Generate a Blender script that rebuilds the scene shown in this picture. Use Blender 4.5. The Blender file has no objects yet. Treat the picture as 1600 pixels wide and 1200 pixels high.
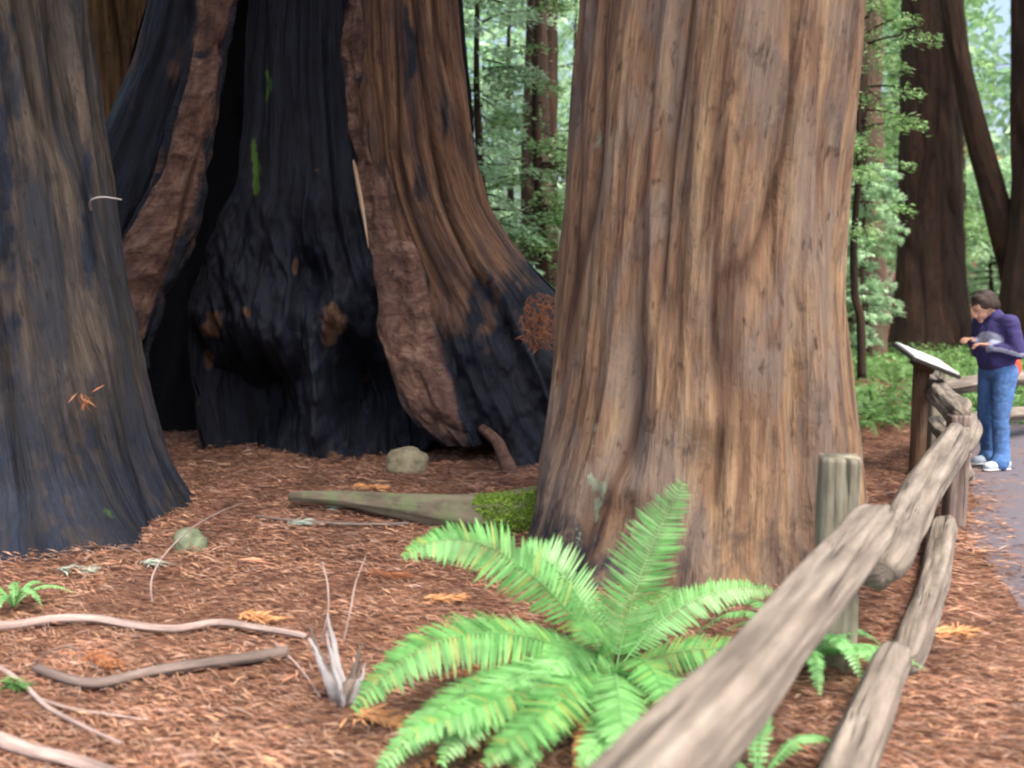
import bpy, math, random
import numpy as np
from mathutils import Vector, Matrix

C = bpy.context.scene.collection
SC = bpy.context.scene
random.seed(7)
R = np.random.default_rng(11)

# ------------------------------------------------------------------ camera
F = 1386.0            # focal length in photo pixels (photo 1600 x 1200)
PITCH = math.radians(5.44)
CAMZ = 1.6
cam_d = bpy.data.cameras.new('camera')
cam = bpy.data.objects.new('camera', cam_d)
C.objects.link(cam)
cam.location = (0, 0, CAMZ)
cam.rotation_euler = (math.pi/2 - PITCH, 0, 0)
cam_d.sensor_width = 36
cam_d.lens = 36*F/1600
cam_d.clip_start = 0.05
cam_d.clip_end = 600
cam_d.dof.use_dof = True
cam_d.dof.focus_distance = 6.2
cam_d.dof.aperture_fstop = 1.3
SC.camera = cam

# ------------------------------------------------------------------ light
SUN_EL, SUN_AZ = math.radians(62), math.radians(150)    # azimuth from +Y towards +X
w = bpy.data.worlds.new('World')
SC.world = w
w.use_nodes = True
nt = w.node_tree
sky = nt.nodes.new('ShaderNodeTexSky')
sky.sky_type = 'NISHITA'
sky.sun_disc = False
sky.sun_elevation = SUN_EL
sky.sun_rotation = SUN_AZ
sky.air_density = 1.0
sky.dust_density = 8.0
sky.ozone_density = 1.0
bg = nt.nodes['Background']
bg.inputs['Strength'].default_value = 0.15
nt.links.new(sky.outputs[0], bg.inputs[0])
sd = bpy.data.lights.new('sun', 'SUN')
sd.energy = 1.7
sd.angle = math.radians(22)
sd.color = (1.0, 0.90, 0.76)
so = bpy.data.objects.new('sun', sd)
C.objects.link(so)
dv = Vector((math.sin(SUN_AZ)*math.cos(SUN_EL), math.cos(SUN_AZ)*math.cos(SUN_EL), math.sin(SUN_EL)))
so.rotation_euler = dv.to_track_quat('Z', 'Y').to_euler()
so.location = dv*50
SC.view_settings.view_transform = 'Standard'
SC.view_settings.look = 'None'
SC.view_settings.gamma = 1
SC.view_settings.exposure = 1.6
SC.render.engine = 'CYCLES'
SC.cycles.max_bounces = 6
SC.cycles.transparent_max_bounces = 8
SC.cycles.use_denoising = True
SC.render.filter_size = 2.2
try: SC.cycles.filter_width = 2.2
except Exception: pass

# ------------------------------------------------------------------ pixel helpers (photo layout -> metres)
cp, sp = math.cos(PITCH), math.sin(PITCH)
def P(px, py, Y):
    u = (px-800)/F; v = (600-py)/F
    dy = cp + sp*v; dz = -sp + cp*v
    return Vector((u*Y/dy, Y, CAMZ + dz*Y/dy))
def proj(v):
    x = v[..., 0]; y = v[..., 1]; z = v[..., 2]-CAMZ
    d = np.maximum(cp*y - sp*z, 0.05)
    return 800 + F*x/d, 600 - F*(sp*y + cp*z)/d

# ------------------------------------------------------------------ noise
def _h(ix, iy, iz):
    n = (ix.astype(np.int64)*374761393 + iy.astype(np.int64)*668265263 + iz.astype(np.int64)*2147483647*3 + iz.astype(np.int64)*1274126177) & 0xffffffff
    n = ((n ^ (n >> 13))*1274126177) & 0xffffffff
    n = ((n ^ (n >> 16))*2246822519) & 0xffffffff
    return ((n ^ (n >> 15)) & 0xffffff)/float(0xffffff)
def vn(x, y, z):
    fx = np.floor(x); fy = np.floor(y); fz = np.floor(z)
    tx = x-fx; ty = y-fy; tz = z-fz
    tx = tx*tx*(3-2*tx); ty = ty*ty*(3-2*ty); tz = tz*tz*(3-2*tz)
    r = 0
    for a in (0, 1):
        for b in (0, 1):
            for c in (0, 1):
                wgt = (tx if a else 1-tx)*(ty if b else 1-ty)*(tz if c else 1-tz)
                r = r + wgt*_h(fx+a, fy+b, fz+c)
    return r
def fbm(x, y, z, o=3):
    s = 0; a = 1; t = 0
    for i in range(o):
        s = s + a*vn(x*2**i+17.3*i, y*2**i+3.1*i, z*2**i+9.7*i); t += a; a *= .5
    return s/t
def sstep(a, b, x):
    t = np.clip((x-a)/(b-a), 0, 1); return t*t*(3-2*t)

def gz(x, y):
    x = np.asarray(x, float); y = np.asarray(y, float)
    m = fbm(x*.9, y*.9, x*0+2.5, 3)-.5
    pathd = x - (.5+.45*y)
    k = .25 + .75*sstep(-.6, -1.8, pathd)
    g = .10*m*k
    g = g + .06*np.exp(-((x+1.6)**2/3.0 + (y-7.2)**2/1.2))
    for (tx, ty, tr, th) in ((1.33, 5.75, 1.05, .06), (-3.9, 6.45, 1.4, .02), (-1.9, 9.3, 1.9, .04)):
        dd = np.sqrt((x-tx)**2+(y-ty)**2)-tr; g = g + th*np.exp(-np.maximum(dd, 0)**2/.07)
    g = g + .09*np.maximum(0, y-28)
    return g
def gzf(x, y): return float(gz(np.array([x]), np.array([y]))[0])

# ------------------------------------------------------------------ mesh helpers
def mesh_obj(name, verts, faces, mat, parent=None, uv=None, attrs=None, smooth=True):
    me = bpy.data.meshes.new(name)
    verts = np.asarray(verts, np.float32)
    if isinstance(faces, np.ndarray):
        n = faces.shape[1]
        me.vertices.add(len(verts)); me.vertices.foreach_set('co', verts.ravel())
        me.loops.add(faces.size); me.loops.foreach_set('vertex_index', faces.ravel().astype(np.int32))
        me.polygons.add(len(faces)); me.polygons.foreach_set('loop_start', np.arange(0, faces.size, n, dtype=np.int32))
        me.polygons.foreach_set('loop_total', np.full(len(faces), n, np.int32))
        me.update(calc_edges=True)
    else:
        me.from_pydata([tuple(v) for v in verts], [], faces)
        me.update()
    if uv is not None:
        li = np.empty(len(me.loops), np.int32); me.loops.foreach_get('vertex_index', li)
        l = me.uv_layers.new(name='UVMap'); l.data.foreach_set('uv', np.asarray(uv, np.float32)[li].ravel())
    for k, a in (attrs or {}).items():
        at = me.attributes.new(k, 'FLOAT', 'POINT'); at.data.foreach_set('value', np.asarray(a, np.float32).ravel())
    me.polygons.foreach_set('use_smooth', np.full(len(me.polygons), smooth, bool))
    me.validate()
    me.materials.append(mat)
    o = bpy.data.objects.new(name, me)
    C.objects.link(o)
    if parent is not None:
        o.parent = parent
        o.matrix_parent_inverse = Matrix.Translation(-Vector(parent.location)) if parent.type == 'EMPTY' else Matrix.Identity(4)
    return o
def tag(o, label=None, cat=None, group=None, kind=None):
    if label: o['label'] = label
    if cat: o['category'] = cat
    if group: o['group'] = group
    if kind: o['kind'] = kind
    return o
def thing(name, loc, label, cat, group=None):
    o = bpy.data.objects.new(name, None); C.objects.link(o)
    o.location = loc; o.empty_display_size = .2
    return tag(o, label, cat, group)
def copy_tree(o, parent=None):
    c = o.copy(); C.objects.link(c)
    if parent is not None: c.parent = parent
    for ch in list(o.children): copy_tree(ch, c)
    return c

class MB:
    def __init__(s): s.v = []; s.f = []; s.uv = []; s.n = 0
    def add(s, v, f, uv=None):
        v = np.asarray(v, float); s.v.append(v); s.f += [tuple(i+s.n for i in q) for q in f]
        s.uv.append(np.zeros((len(v), 2)) if uv is None else np.asarray(uv)); s.n += len(v)
    def build(s, name, mat, parent=None, smooth=True, attrs=None):
        return mesh_obj(name, np.concatenate(s.v), s.f, mat, parent, uv=np.concatenate(s.uv), attrs=attrs, smooth=smooth)
def tube(mb, pts, rads, seg=10, rough=0, seed=0, flat=1.0, cap=True, facets=None):
    pts = np.array([tuple(p) for p in pts], float); n = len(pts)
    tan = np.gradient(pts, axis=0); tan /= np.linalg.norm(tan, axis=1)[:, None]+1e-9
    ref = np.array([0, 0, 1.0]) if abs(tan[:, 2]).mean() < .8 else np.array([1.0, 0, 0])
    V = []; U = []; L = 0
    for i in range(n):
        a = np.cross(tan[i], ref); a /= np.linalg.norm(a)+1e-9; b = np.cross(a, tan[i])
        if i: L += np.linalg.norm(pts[i]-pts[i-1])
        th = np.linspace(0, 2*math.pi, seg, endpoint=False)
        r = np.full(seg, rads[i])
        if facets:
            dd = np.array([d_*(1+.10*math.sin(L*1.7+k_*2.1+seed)) for k_, (p_, d_) in enumerate(facets)])
            cc_ = np.cos(th[:, None]-np.array([p_+.10*math.sin(L*.8+seed) for p_, d_ in facets])[None]); q_ = np.where(cc_ > .05, dd[None]/np.maximum(cc_, .05), 9)
            m_ = (q_**-14).sum(1)**(-1/14); r = r*np.minimum(m_, 1.22)
        if rough:
            r = r*(1 + rough*(fbm(np.cos(th)*1.6+seed, np.sin(th)*1.6, np.full(seg, L*1.3), 3)-.5)*2 + rough*.5*(fbm(np.cos(th)*5+seed, np.sin(th)*5, np.full(seg, L*.9), 3)-.5)*2)
        V.append(pts[i] + np.outer(np.cos(th)*r, a) + np.outer(np.sin(th)*r*flat, b))
        U.append(np.stack([th/(2*math.pi)*rads[0]*6.28, np.full(seg, L)], 1))
    f = []
    for i in range(n-1):
        for j in range(seg):
            k = (j+1) % seg
            f.append((i*seg+j, i*seg+k, (i+1)*seg+k, (i+1)*seg+j))
    if cap:
        f.append(tuple(range(seg))[::-1]); f.append(tuple(range((n-1)*seg, n*seg)))
    mb.add(np.concatenate(V), f, np.concatenate(U))
def spline(pts, n):
    pts = np.array([tuple(p) for p in pts], float); m = len(pts)
    t = np.linspace(0, m-1, n); out = []
    for a in t:
        i = min(int(a), m-2); u = a-i
        p0 = pts[max(i-1, 0)]; p1 = pts[i]; p2 = pts[i+1]; p3 = pts[min(i+2, m-1)]
        out.append(.5*((2*p1)+(-p0+p2)*u+(2*p0-5*p1+4*p2-p3)*u*u+(-p0+3*p1-3*p2+p3)*u**3))
    return np.array(out)

# ------------------------------------------------------------------ materials
def srgb(r, g, b):
    f = lambda c: (c/255/12.92) if c/255 <= .04045 else ((c/255+.055)/1.055)**2.4
    return (f(r), f(g), f(b), 1)
class NT:
    def __init__(s, name):
        s.m = bpy.data.materials.new(name); s.m.use_nodes = True
        s.t = s.m.node_tree; s.b = s.t.nodes['Principled BSDF']; s.out = s.t.nodes['Material Output']
    def n(s, typ, **k):
        nd = s.t.nodes.new(typ)
        for a, v in k.items():
            if a in ('blend_type', 'data_type', 'operation', 'noise_dimensions', 'attribute_name', 'interpolation_type', 'feature', 'wave_type', 'bands_direction'): setattr(nd, a, v)
            else: nd.inputs[a].default_value = v
        return nd
    def l(s, a, b): s.t.links.new(a, b)
    def noise(s, vec, scale, detail=4, rough=.55, dist=0):
        nd = s.n('ShaderNodeTexNoise'); nd.inputs['Scale'].default_value = scale; nd.inputs['Detail'].default_value = detail
        nd.inputs['Roughness'].default_value = rough; nd.inputs['Distortion'].default_value = dist
        s.l(vec, nd.inputs['Vector']); return nd.outputs['Fac']
    def map(s, vec, sc, loc=(0, 0, 0)):
        nd = s.n('ShaderNodeMapping'); nd.inputs['Scale'].default_value = sc; nd.inputs['Location'].default_value = loc
        s.l(vec, nd.inputs['Vector']); return nd.outputs[0]
    def ramp(s, fac, stops):
        nd = s.n('ShaderNodeValToRGB'); e = nd.color_ramp.elements
        while len(e) < len(stops): e.new(.5)
        for i, (p, c) in enumerate(stops): e[i].position = p; e[i].color = c
        s.l(fac, nd.inputs[0]); return nd.outputs[0]
    def mix(s, fac, a, b, mode='MIX'):
        nd = s.t.nodes.new('ShaderNodeMix'); nd.data_type = 'RGBA'; nd.blend_type = mode
        for v, i in ((fac, 0), (a, 6), (b, 7)):
            if isinstance(v, (int, float)): nd.inputs[i].default_value = v
            elif isinstance(v, tuple): nd.inputs[i].default_value = v
            else: s.l(v, nd.inputs[i])
        return nd.outputs[2]
    def math(s, op, a, b=0.0):
        nd = s.t.nodes.new('ShaderNodeMath'); nd.operation = op
        for v, i in ((a, 0), (b, 1)):
            if isinstance(v, (int, float)): nd.inputs[i].default_value = v
            else: s.l(v, nd.inputs[i])
        return nd.outputs[0]
    def attr(s, name):
        nd = s.t.nodes.new('ShaderNodeAttribute'); nd.attribute_name = name; return nd.outputs['Fac']
    def bump(s, h, strength=.5, dist=.02):
        nd = s.n('ShaderNodeBump'); nd.inputs['Strength'].default_value = strength; nd.inputs['Distance'].default_value = dist
        s.l(h, nd.inputs['Height']); s.l(nd.outputs[0], s.b.inputs['Normal'])
G1 = lambda v: (v, v, v, 1)

def bark_mat(name, dark, mid, light, alt, grain=1.0, horiz=False, char=(.0045, .0055, .0095, 1), bumpd=.045, altamt=.5, hi=2.6):
    s = NT(name)
    tc = s.t.nodes.new('ShaderNodeTexCoord'); uv = tc.outputs['UV']
    if horiz: sc1 = (5, 6, 1); sc2 = (14, 34, 1)
    else: sc1 = (9*grain, .7, 1); sc2 = (46*grain, 3.4, 1)
    n1 = s.noise(s.map(uv, sc1), 1.0, 6, .62, .6)
    n2 = s.noise(s.map(uv, sc2, (3, 7, 1)), 1.0, 4, .65, .5)
    n3 = s.noise(s.map(uv, (2.6, .9, 1), (9, 2, 4)), 1.0, 4, .6, .6)
    n4 = s.noise(s.map(uv, (8, 4, 1), (1, 5, 2)), 1.0, 6, .7, .3)
    base = s.ramp(n1, [(.32, dark), (.48, mid), (.66, light)])
    fine = s.ramp(n2, [(.30, G1(.45)), (.5, G1(.95)), (.68, G1(1.35))])
    c = s.mix(.75, base, fine, 'MULTIPLY')
    c = s.mix(s.math('MULTIPLY', s.ramp(n3, [(.45, G1(0)), (.6, G1(1))]), altamt), c, alt)
    blot = s.ramp(n4, [(.30, G1(.3)), (.44, G1(1)), (.60, G1(1)), (.75, G1(1.3))])
    c = s.mix(.8, c, blot, 'MULTIPLY')
    fl = s.noise(s.map(uv, (20, 6, 1), (7, 3, 1)), 1.0, 3, .6, .4)
    c = s.mix(s.ramp(fl, [(.60, G1(0)), (.70, G1(.75))]), c, (dark[0]*.5, dark[1]*.45, dark[2]*.5, 1))
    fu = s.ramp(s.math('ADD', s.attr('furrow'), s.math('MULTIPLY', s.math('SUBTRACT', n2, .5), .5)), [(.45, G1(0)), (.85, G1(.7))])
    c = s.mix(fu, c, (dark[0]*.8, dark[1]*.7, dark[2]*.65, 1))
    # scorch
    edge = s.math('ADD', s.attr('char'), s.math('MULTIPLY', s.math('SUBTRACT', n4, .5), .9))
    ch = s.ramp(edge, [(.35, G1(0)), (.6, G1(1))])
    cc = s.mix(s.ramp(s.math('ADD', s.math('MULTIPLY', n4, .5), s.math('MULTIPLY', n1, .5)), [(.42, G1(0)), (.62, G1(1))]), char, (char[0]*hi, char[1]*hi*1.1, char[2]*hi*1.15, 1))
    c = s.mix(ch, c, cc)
    me = s.math('ADD', s.attr('moss'), s.math('MULTIPLY', s.math('SUBTRACT', n4, .5), 1.2))
    ms = s.ramp(me, [(.45, G1(0)), (.65, G1(1))])
    c = s.mix(ms, c, (.05, .105, .02, 1))
    li = s.math('ADD', s.attr('lichen'), s.math('MULTIPLY', s.math('SUBTRACT', n4, .5), 2.4))
    c = s.mix(s.ramp(li, [(.55, G1(0)), (.75, G1(.8))]), c, (.21, .26, .19, 1))
    s.l(c, s.b.inputs['Base Color'])
    rg = s.mix(ch, G1(.9), G1(.62)); s.l(rg, s.b.inputs['Roughness'])
    s.l(s.mix(ch, G1(.3), G1(.2)), s.b.inputs['Specular IOR Level'])
    h = s.math('ADD', s.math('MULTIPLY', n2, .55), s.math('ADD', s.math('MULTIPLY', n1, 1.0), s.math('MULTIPLY', n4, .5)))
    s.bump(h, .85, bumpd)
    return s.m
M = {}
M['bark_big'] = bark_mat('bark_big', (.062, .033, .023, 1), (.158, .094, .058, 1), (.275, .188, .112, 1), (.145, .125, .113, 1), altamt=.6)
M['bark_left'] = bark_mat('bark_left', (.016, .014, .014, 1), (.055, .043, .036, 1), (.10, .08, .064, 1), (.018, .024, .036, 1), altamt=.8, hi=3.6)
M['bark_burnt'] = bark_mat('bark_burnt', (.032, .018, .014, 1), (.125, .066, .038, 1), (.215, .125, .07, 1), (.05, .034, .034, 1), altamt=.7)
M['bark_fold'] = bark_mat('bark_fold', (.04, .02, .016, 1), (.115, .063, .045, 1), (.21, .135, .10, 1), (.065, .034, .032, 1), horiz=True)
M['char'] = bark_mat('char', (.010, .011, .014, 1), (.022, .025, .034, 1), (.05, .058, .075, 1), (.016, .02, .028, 1), bumpd=.05)
M['bark_gold'] = bark_mat('bark_gold', (.035, .018, .008, 1), (.10, .055, .02, 1), (.19, .11, .04, 1), (.07, .04, .02, 1))
M['bark_far'] = bark_mat('bark_far', (.018, .010, .007, 1), (.042, .023, .015, 1), (.07, .039, .024, 1), (.03, .022, .017, 1), grain=.5)
M['bark_mid'] = bark_mat('bark_mid', (.035, .022, .018, 1), (.08, .05, .037, 1), (.13, .085, .062, 1), (.06, .07, .04, 1), grain=.5)

def wood_mat(name, a, b, c_, moss=0.0):
    s = NT(name); tc = s.t.nodes.new('ShaderNodeTexCoord'); uv = tc.outputs['UV']; ob = tc.outputs['Object']
    n1 = s.noise(s.map(uv, (28, 2.0, 1)), 1.0, 5, .6, .3)
    n2 = s.noise(ob, 3.5, 4, .6)
    c = s.ramp(n1, [(.3, a), (.5, b), (.7, c_)])
    c = s.mix(.6, c, s.ramp(n2, [(.3, G1(.5)), (.5, G1(1)), (.7, G1(1.2))]), 'MULTIPLY')
    ck = s.noise(s.map(uv, (22, .9, 1), (4, 4, 1)), 1.0, 3, .5, .6)
    c = s.mix(s.ramp(ck, [(.60, G1(0)), (.66, G1(.8))]), c, (a[0]*.3, a[1]*.28, a[2]*.26, 1))
    if moss:
        c = s.mix(s.ramp(s.noise(ob, 6, 5, .6), [(.62-moss*.2, G1(0)), (.72-moss*.2, G1(.8))]), c, (.10, .13, .06, 1))
    s.l(c, s.b.inputs['Base Color']); s.b.inputs['Roughness'].default_value = .85
    s.bump(s.math('SUBTRACT', s.math('ADD', n1, n2), s.math('MULTIPLY', s.ramp(ck, [(.58, G1(0)), (.66, G1(1))]), 1.2)), .8, .014)
    return s.m
M['rail'] = wood_mat('rail', (.075, .062, .053, 1), (.15, .128, .108, 1), (.235, .21, .18, 1))
M['post'] = wood_mat('post', (.09, .083, .062, 1), (.18, .17, .13, 1), (.27, .255, .19, 1), .1)
M['postbrown'] = wood_mat('postbrown', (.06, .035, .022, 1), (.12, .07, .042, 1), (.18, .11, .07, 1))
M['log'] = wood_mat('log', (.045, .036, .025, 1), (.105, .088, .062, 1), (.17, .145, .105, 1), .7)
M['branch'] = wood_mat('branch', (.14, .10, .09, 1), (.30, .23, .21, 1), (.44, .36, .34, 1))
M['branch_dark'] = wood_mat('branch_dark', (.06, .045, .04, 1), (.13, .10, .09, 1), (.23, .18, .165, 1))
M['pale'] = wood_mat('pale', (.2, .19, .19, 1), (.36, .35, .37, 1), (.52, .51, .55, 1))
M['splinter'] = wood_mat('splinter', (.22, .13, .07, 1), (.36, .26, .17, 1), (.45, .38, .30, 1))

def leaf_mat(name, cols, trans=.35, rough=.5, spec=.4, ns=.9, lo=.65, hi=1.35):
    s = NT(name)
    g = s.t.nodes.new('ShaderNodeNewGeometry')
    n = len(cols)
    c = s.ramp(g.outputs['Random Per Island'], [(i/max(n-1, 1), c) for i, c in enumerate(cols)])
    ob = s.t.nodes.new('ShaderNodeTexCoord').outputs['Object']
    c = s.mix(.7, c, s.ramp(s.noise(ob, ns, 5, .65), [(.35, G1(lo)), (.65, G1(hi))]), 'MULTIPLY')
    s.l(c, s.b.inputs['Base Color']); s.b.inputs['Roughness'].default_value = rough
    s.b.inputs['Specular IOR Level'].default_value = spec
    tr = s.t.nodes.new('ShaderNodeBsdfTranslucent'); s.l(c, tr.inputs[0])
    mx = s.t.nodes.new('ShaderNodeMixShader'); mx.inputs[0].default_value = trans
    s.l(s.b.outputs[0], mx.inputs[1]); s.l(tr.outputs[0], mx.inputs[2]); s.l(mx.outputs[0], s.out.inputs[0])
    return s.m
M['fern'] = leaf_mat('fern', [(.10, .30, .08, 1), (.17, .43, .14, 1), (.26, .55, .22, 1), (.16, .42, .13, 1)], .35, .45, .45, ns=6, lo=.55, hi=1.3)
M['fern_deep'] = leaf_mat('fern_deep', [(.06, .20, .05, 1), (.11, .32, .09, 1), (.16, .40, .13, 1), (.22, .30, .08, 1)], .35, .5, .35, ns=6, lo=.5, hi=1.4)
M['fern_far'] = leaf_mat('fern_far', [(.05, .12, .03, 1), (.09, .20, .05, 1), (.14, .27, .09, 1)], .35)
M['foliage'] = leaf_mat('foliage', [(.08, .17, .05, 1), (.17, .33, .12, 1), (.27, .47, .19, 1), (.44, .63, .36, 1)], .45, .45)
M['foliage_hazed'] = leaf_mat('foliage_hazed', [(.24, .43, .25, 1), (.42, .64, .41, 1), (.64, .84, .62, 1)], .45, .35, .6)  # leaf colour paled to stand in for haze and brighter distant light
M['foliage_dark'] = leaf_mat('foliage_dark', [(.025, .06, .025, 1), (.05, .11, .045, 1), (.08, .15, .07, 1)], .4)
M['foliage_warm_light'] = leaf_mat('foliage_warm_light', [(.45, .32, .10, 1), (.6, .45, .2, 1)], .4)  # yellow leaf colour stands in for warm light between the trunks
M['litter'] = leaf_mat('litter', [(.07, .032, .022, 1), (.24, .118, .074, 1), (.31, .155, .098, 1), (.14, .07, .052, 1), (.38, .22, .145, 1), (.34, .24, .20, 1), (.21, .11, .076, 1), (.55, .34, .21, 1)], .1, .8, .2, ns=2.2, lo=.3, hi=1.55)
M['dry'] = leaf_mat('dry', [(.22, .085, .04, 1), (.34, .15, .07, 1), (.28, .12, .07, 1)], .15, .8, .2)
M['moss'] = leaf_mat('moss', [(.13, .24, .03, 1), (.21, .36, .045, 1), (.16, .2, .06, 1)], .2, .8, .2)

def ground_mat():
    s = NT('ground'); ob = s.t.nodes.new('ShaderNodeTexCoord').outputs['Object']
    st = s.map(ob, (5, 16, 5))
    n1 = s.noise(st, 1.6, 8, .65, .4); n2 = s.noise(ob, .6, 4, .6)
    c = s.ramp(n1, [(.32, (.03, .015, .012, 1)), (.46, (.10, .048, .033, 1)), (.58, (.17, .082, .054, 1)), (.7, (.26, .15, .10, 1))])
    c = s.mix(.6, c, s.ramp(n2, [(.35, G1(.7)), (.65, G1(1.2))]), 'MULTIPLY')
    s.l(c, s.b.inputs['Base Color']); s.b.inputs['Roughness'].default_value = .9; s.b.inputs['Specular IOR Level'].default_value = .2
    s.bump(n1, .8, .03); return s.m
M['ground'] = ground_mat()
def path_mat():
    s = NT('path'); ob = s.t.nodes.new('ShaderNodeTexCoord').outputs['Object']
    n1 = s.noise(ob, 90, 4, .7); n2 = s.noise(ob, 1.8, 5, .65)
    c = s.ramp(n1, [(.3, (.055, .05, .065, 1)), (.7, (.13, .118, .148, 1))])
    c = s.mix(s.ramp(n2, [(.5, G1(0)), (.68, G1(.6))]), c, (.17, .095, .07, 1))
    s.l(c, s.b.inputs['Base Color']); s.b.inputs['Roughness'].default_value = .75
    s.bump(n1, .4, .004); return s.m
M['path'] = path_mat()
def plain(name, col, rough=.8, nscale=40, amt=.3, spec=.3, bump=.3, bd=.004):
    s = NT(name); ob = s.t.nodes.new('ShaderNodeTexCoord').outputs['Object']
    n = s.noise(ob, nscale, 5, .6); n2 = s.noise(ob, nscale/8, 3, .6)
    c = s.mix(amt*2, (*col, 1), s.ramp(s.math('MULTIPLY', s.math('ADD', n, n2), .5), [(.35, G1(.5)), (.65, G1(1.5))]), 'MULTIPLY')
    s.l(c, s.b.inputs['Base Color']); s.b.inputs['Roughness'].default_value = rough; s.b.inputs['Specular IOR Level'].default_value = spec
    s.bump(n, bump, bd); return s.m
M['soot_shade'] = plain('soot_shade', (.004, .004, .005), .95, 6, .3, spec=.1, bump=.6, bd=.05)  # burnt black, darkened further to carry the hollow's deep shade
M['stone'] = plain('stone', (.19, .17, .115), .9, 20, .4, bump=.6, bd=.02)
M['stone_green'] = plain('stone_green', (.14, .17, .11), .9, 20, .4, bump=.6, bd=.02)

# ------------------------------------------------------------------ lofted trunks
def loft(name, keys, mat, parent, seg=360, dv=.035, depth=1.0, amp=(.045, .022, .007), freq=(4.0, 13.0, 38.0), vf=(.35, .8, 2.2),
         ztop=None, zbot=-.25, taper=.96, toes=(), toph=11.0, seed=0, twist=.04, masks=None, dent=None, p=2.0, lowdrop=None, knots=()):
    """keys: rows of (photo y, left x, right x, depth Y); one ring per height, radii from the width at that height"""
    ks = []
    for k in keys:
        a = P(k[1], k[0], k[3]); b = P(k[2], k[0], k[3])
        ks.append(((a.z+b.z)/2, (a.x+b.x)/2, k[3], (b.x-a.x)/2))
    ks.sort()
    z = np.array([k[0] for k in ks])
    cx = np.array([k[1] for k in ks]); cy = np.array([k[2] for k in ks]); ra = np.array([k[3] for k in ks])
    zt = ztop if ztop is not None else toph
    # continue above the frame along the last slope, straightening
    if zt > z[-1]:
        sx = (cx[-1]-cx[-3])/(z[-1]-z[-3]); sr = min(0, (ra[-1]-ra[-3])/(z[-1]-z[-3]))
        ex = np.linspace(z[-1]+1, zt, 5)
        cx = np.r_[cx, cx[-1]+sx*(ex-z[-1])*.6]; cy = np.r_[cy, np.full(5, cy[-1])]
        ra = np.r_[ra, np.maximum(ra[-1]*.55, ra[-1]+(ex-z[-1])*min(-.015*ra[-1], sr*.3))]; z = np.r_[z, ex]
    zz = np.concatenate([np.arange(zbot, min(z[-1], 4.6 if len(z) < 3 else max(5.2, ks[-1][0])), dv), np.arange(max(5.2, ks[-1][0]), z[-1], .25)])
    zz = np.unique(np.round(zz, 4))
    def ip(arr):
        v = np.interp(zz, z, arr)
        for _ in range(2):
            v2 = v.copy(); kk = 4
            for i in range(len(v)):
                a = max(0, i-kk); b = min(len(v), i+kk+1); m = min(i-a, b-1-i); v2[i] = v[i-m:i+m+1].mean()
            v = v2
        return v
    X = ip(cx); Y = ip(cy); A = ip(ra); B = A*depth if not callable(depth) else depth(zz)
    th = np.linspace(0, 2*math.pi, seg, endpoint=False)
    T, Z = np.meshgrid(th, zz)
    Tw = T + twist*Z + .05*np.sin(Z*1.3+seed)
    R0 = float(np.median(A[:max(3, len(A)//2)]))
    cxn = np.cos(Tw)*R0; cyn = np.sin(Tw)*R0
    s = seed*13.7
    warp = (fbm(cxn*1.5+s, cyn*1.5, Z*.7, 2)-.5)*.5
    n1 = 1-np.abs(2*vn((cxn+warp)*freq[0]/2+s, (cyn+warp)*freq[0]/2, Z*vf[0]+s)-1)
    n2 = 1-np.abs(2*vn((cxn+warp*.5)*freq[1]/2+s, cyn*freq[1]/2, Z*vf[1]+s)-1)
    n3 = fbm(cxn*freq[2]/2, cyn*freq[2]/2+s, Z*vf[2], 2)
    n0 = fbm(cxn*.9+s, cyn*.9, Z*.35, 2)-.5
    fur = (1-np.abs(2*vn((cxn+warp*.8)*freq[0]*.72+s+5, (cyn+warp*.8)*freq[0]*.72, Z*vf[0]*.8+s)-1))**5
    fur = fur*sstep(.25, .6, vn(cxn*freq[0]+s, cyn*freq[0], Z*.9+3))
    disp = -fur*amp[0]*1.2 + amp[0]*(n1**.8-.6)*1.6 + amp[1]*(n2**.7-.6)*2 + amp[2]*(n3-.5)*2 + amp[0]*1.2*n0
    ct = np.cos(T); st = np.sin(T)
    if p != 2.0:
        ct = np.sign(ct)*np.abs(ct)**(2/p); st = np.sign(st)*np.abs(st)**(2/p)
    rA = A[:, None]+disp; rB = B[:, None]+disp
    for (t0, am, wd, hh) in toes:
        d = np.angle(np.exp(1j*(T-math.radians(t0))))
        add = am*np.exp(-(d/math.radians(wd))**2)*np.exp(-np.maximum(Z, 0)/hh)
        rA = rA+add; rB = rB+add
    for (t0, z0, am, wd, hh) in knots:
        d = np.angle(np.exp(1j*(T-math.radians(t0))))
        add = am*np.exp(-(d/math.radians(wd))**2-((Z-z0)/hh)**2)
        rA = rA+add; rB = rB+add
    V = np.stack([X[:, None]+rA*ct, Y[:, None]+rB*st, Z], -1)
    if dent is not None: V = dent(V, T, Z)
    n, m = T.shape
    idx = np.arange(n*m).reshape(n, m)
    nx = np.roll(idx, -1, 1)
    q = np.stack([idx[:-1], nx[:-1], nx[1:], idx[1:]], -1).reshape(-1, 4)
    uvv = np.stack([T/(2*math.pi)*6.283*R0 + twist*Z*R0, Z], -1).reshape(-1, 2)
    px, py = proj(V)
    att = {}
    for k in ('char', 'moss', 'lichen'):
        fn = (masks or {}).get(k); att[k] = fn(px, py, V, T).ravel() if fn else np.zeros(n*m)
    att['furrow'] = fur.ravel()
    # caps
    Vf = V.reshape(-1, 3)
    top = V[-1].mean(0); Vf = np.vstack([Vf, top[None]])
    uvv = np.vstack([uvv, [[0, zz[-1]]]])
    for k in att: att[k] = np.r_[att[k], 0]
    tri = np.stack([idx[-1], nx[-1], np.full(m, n*m), np.full(m, n*m)], -1)
    faces = [tuple(r) for r in q] if False else q
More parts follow.
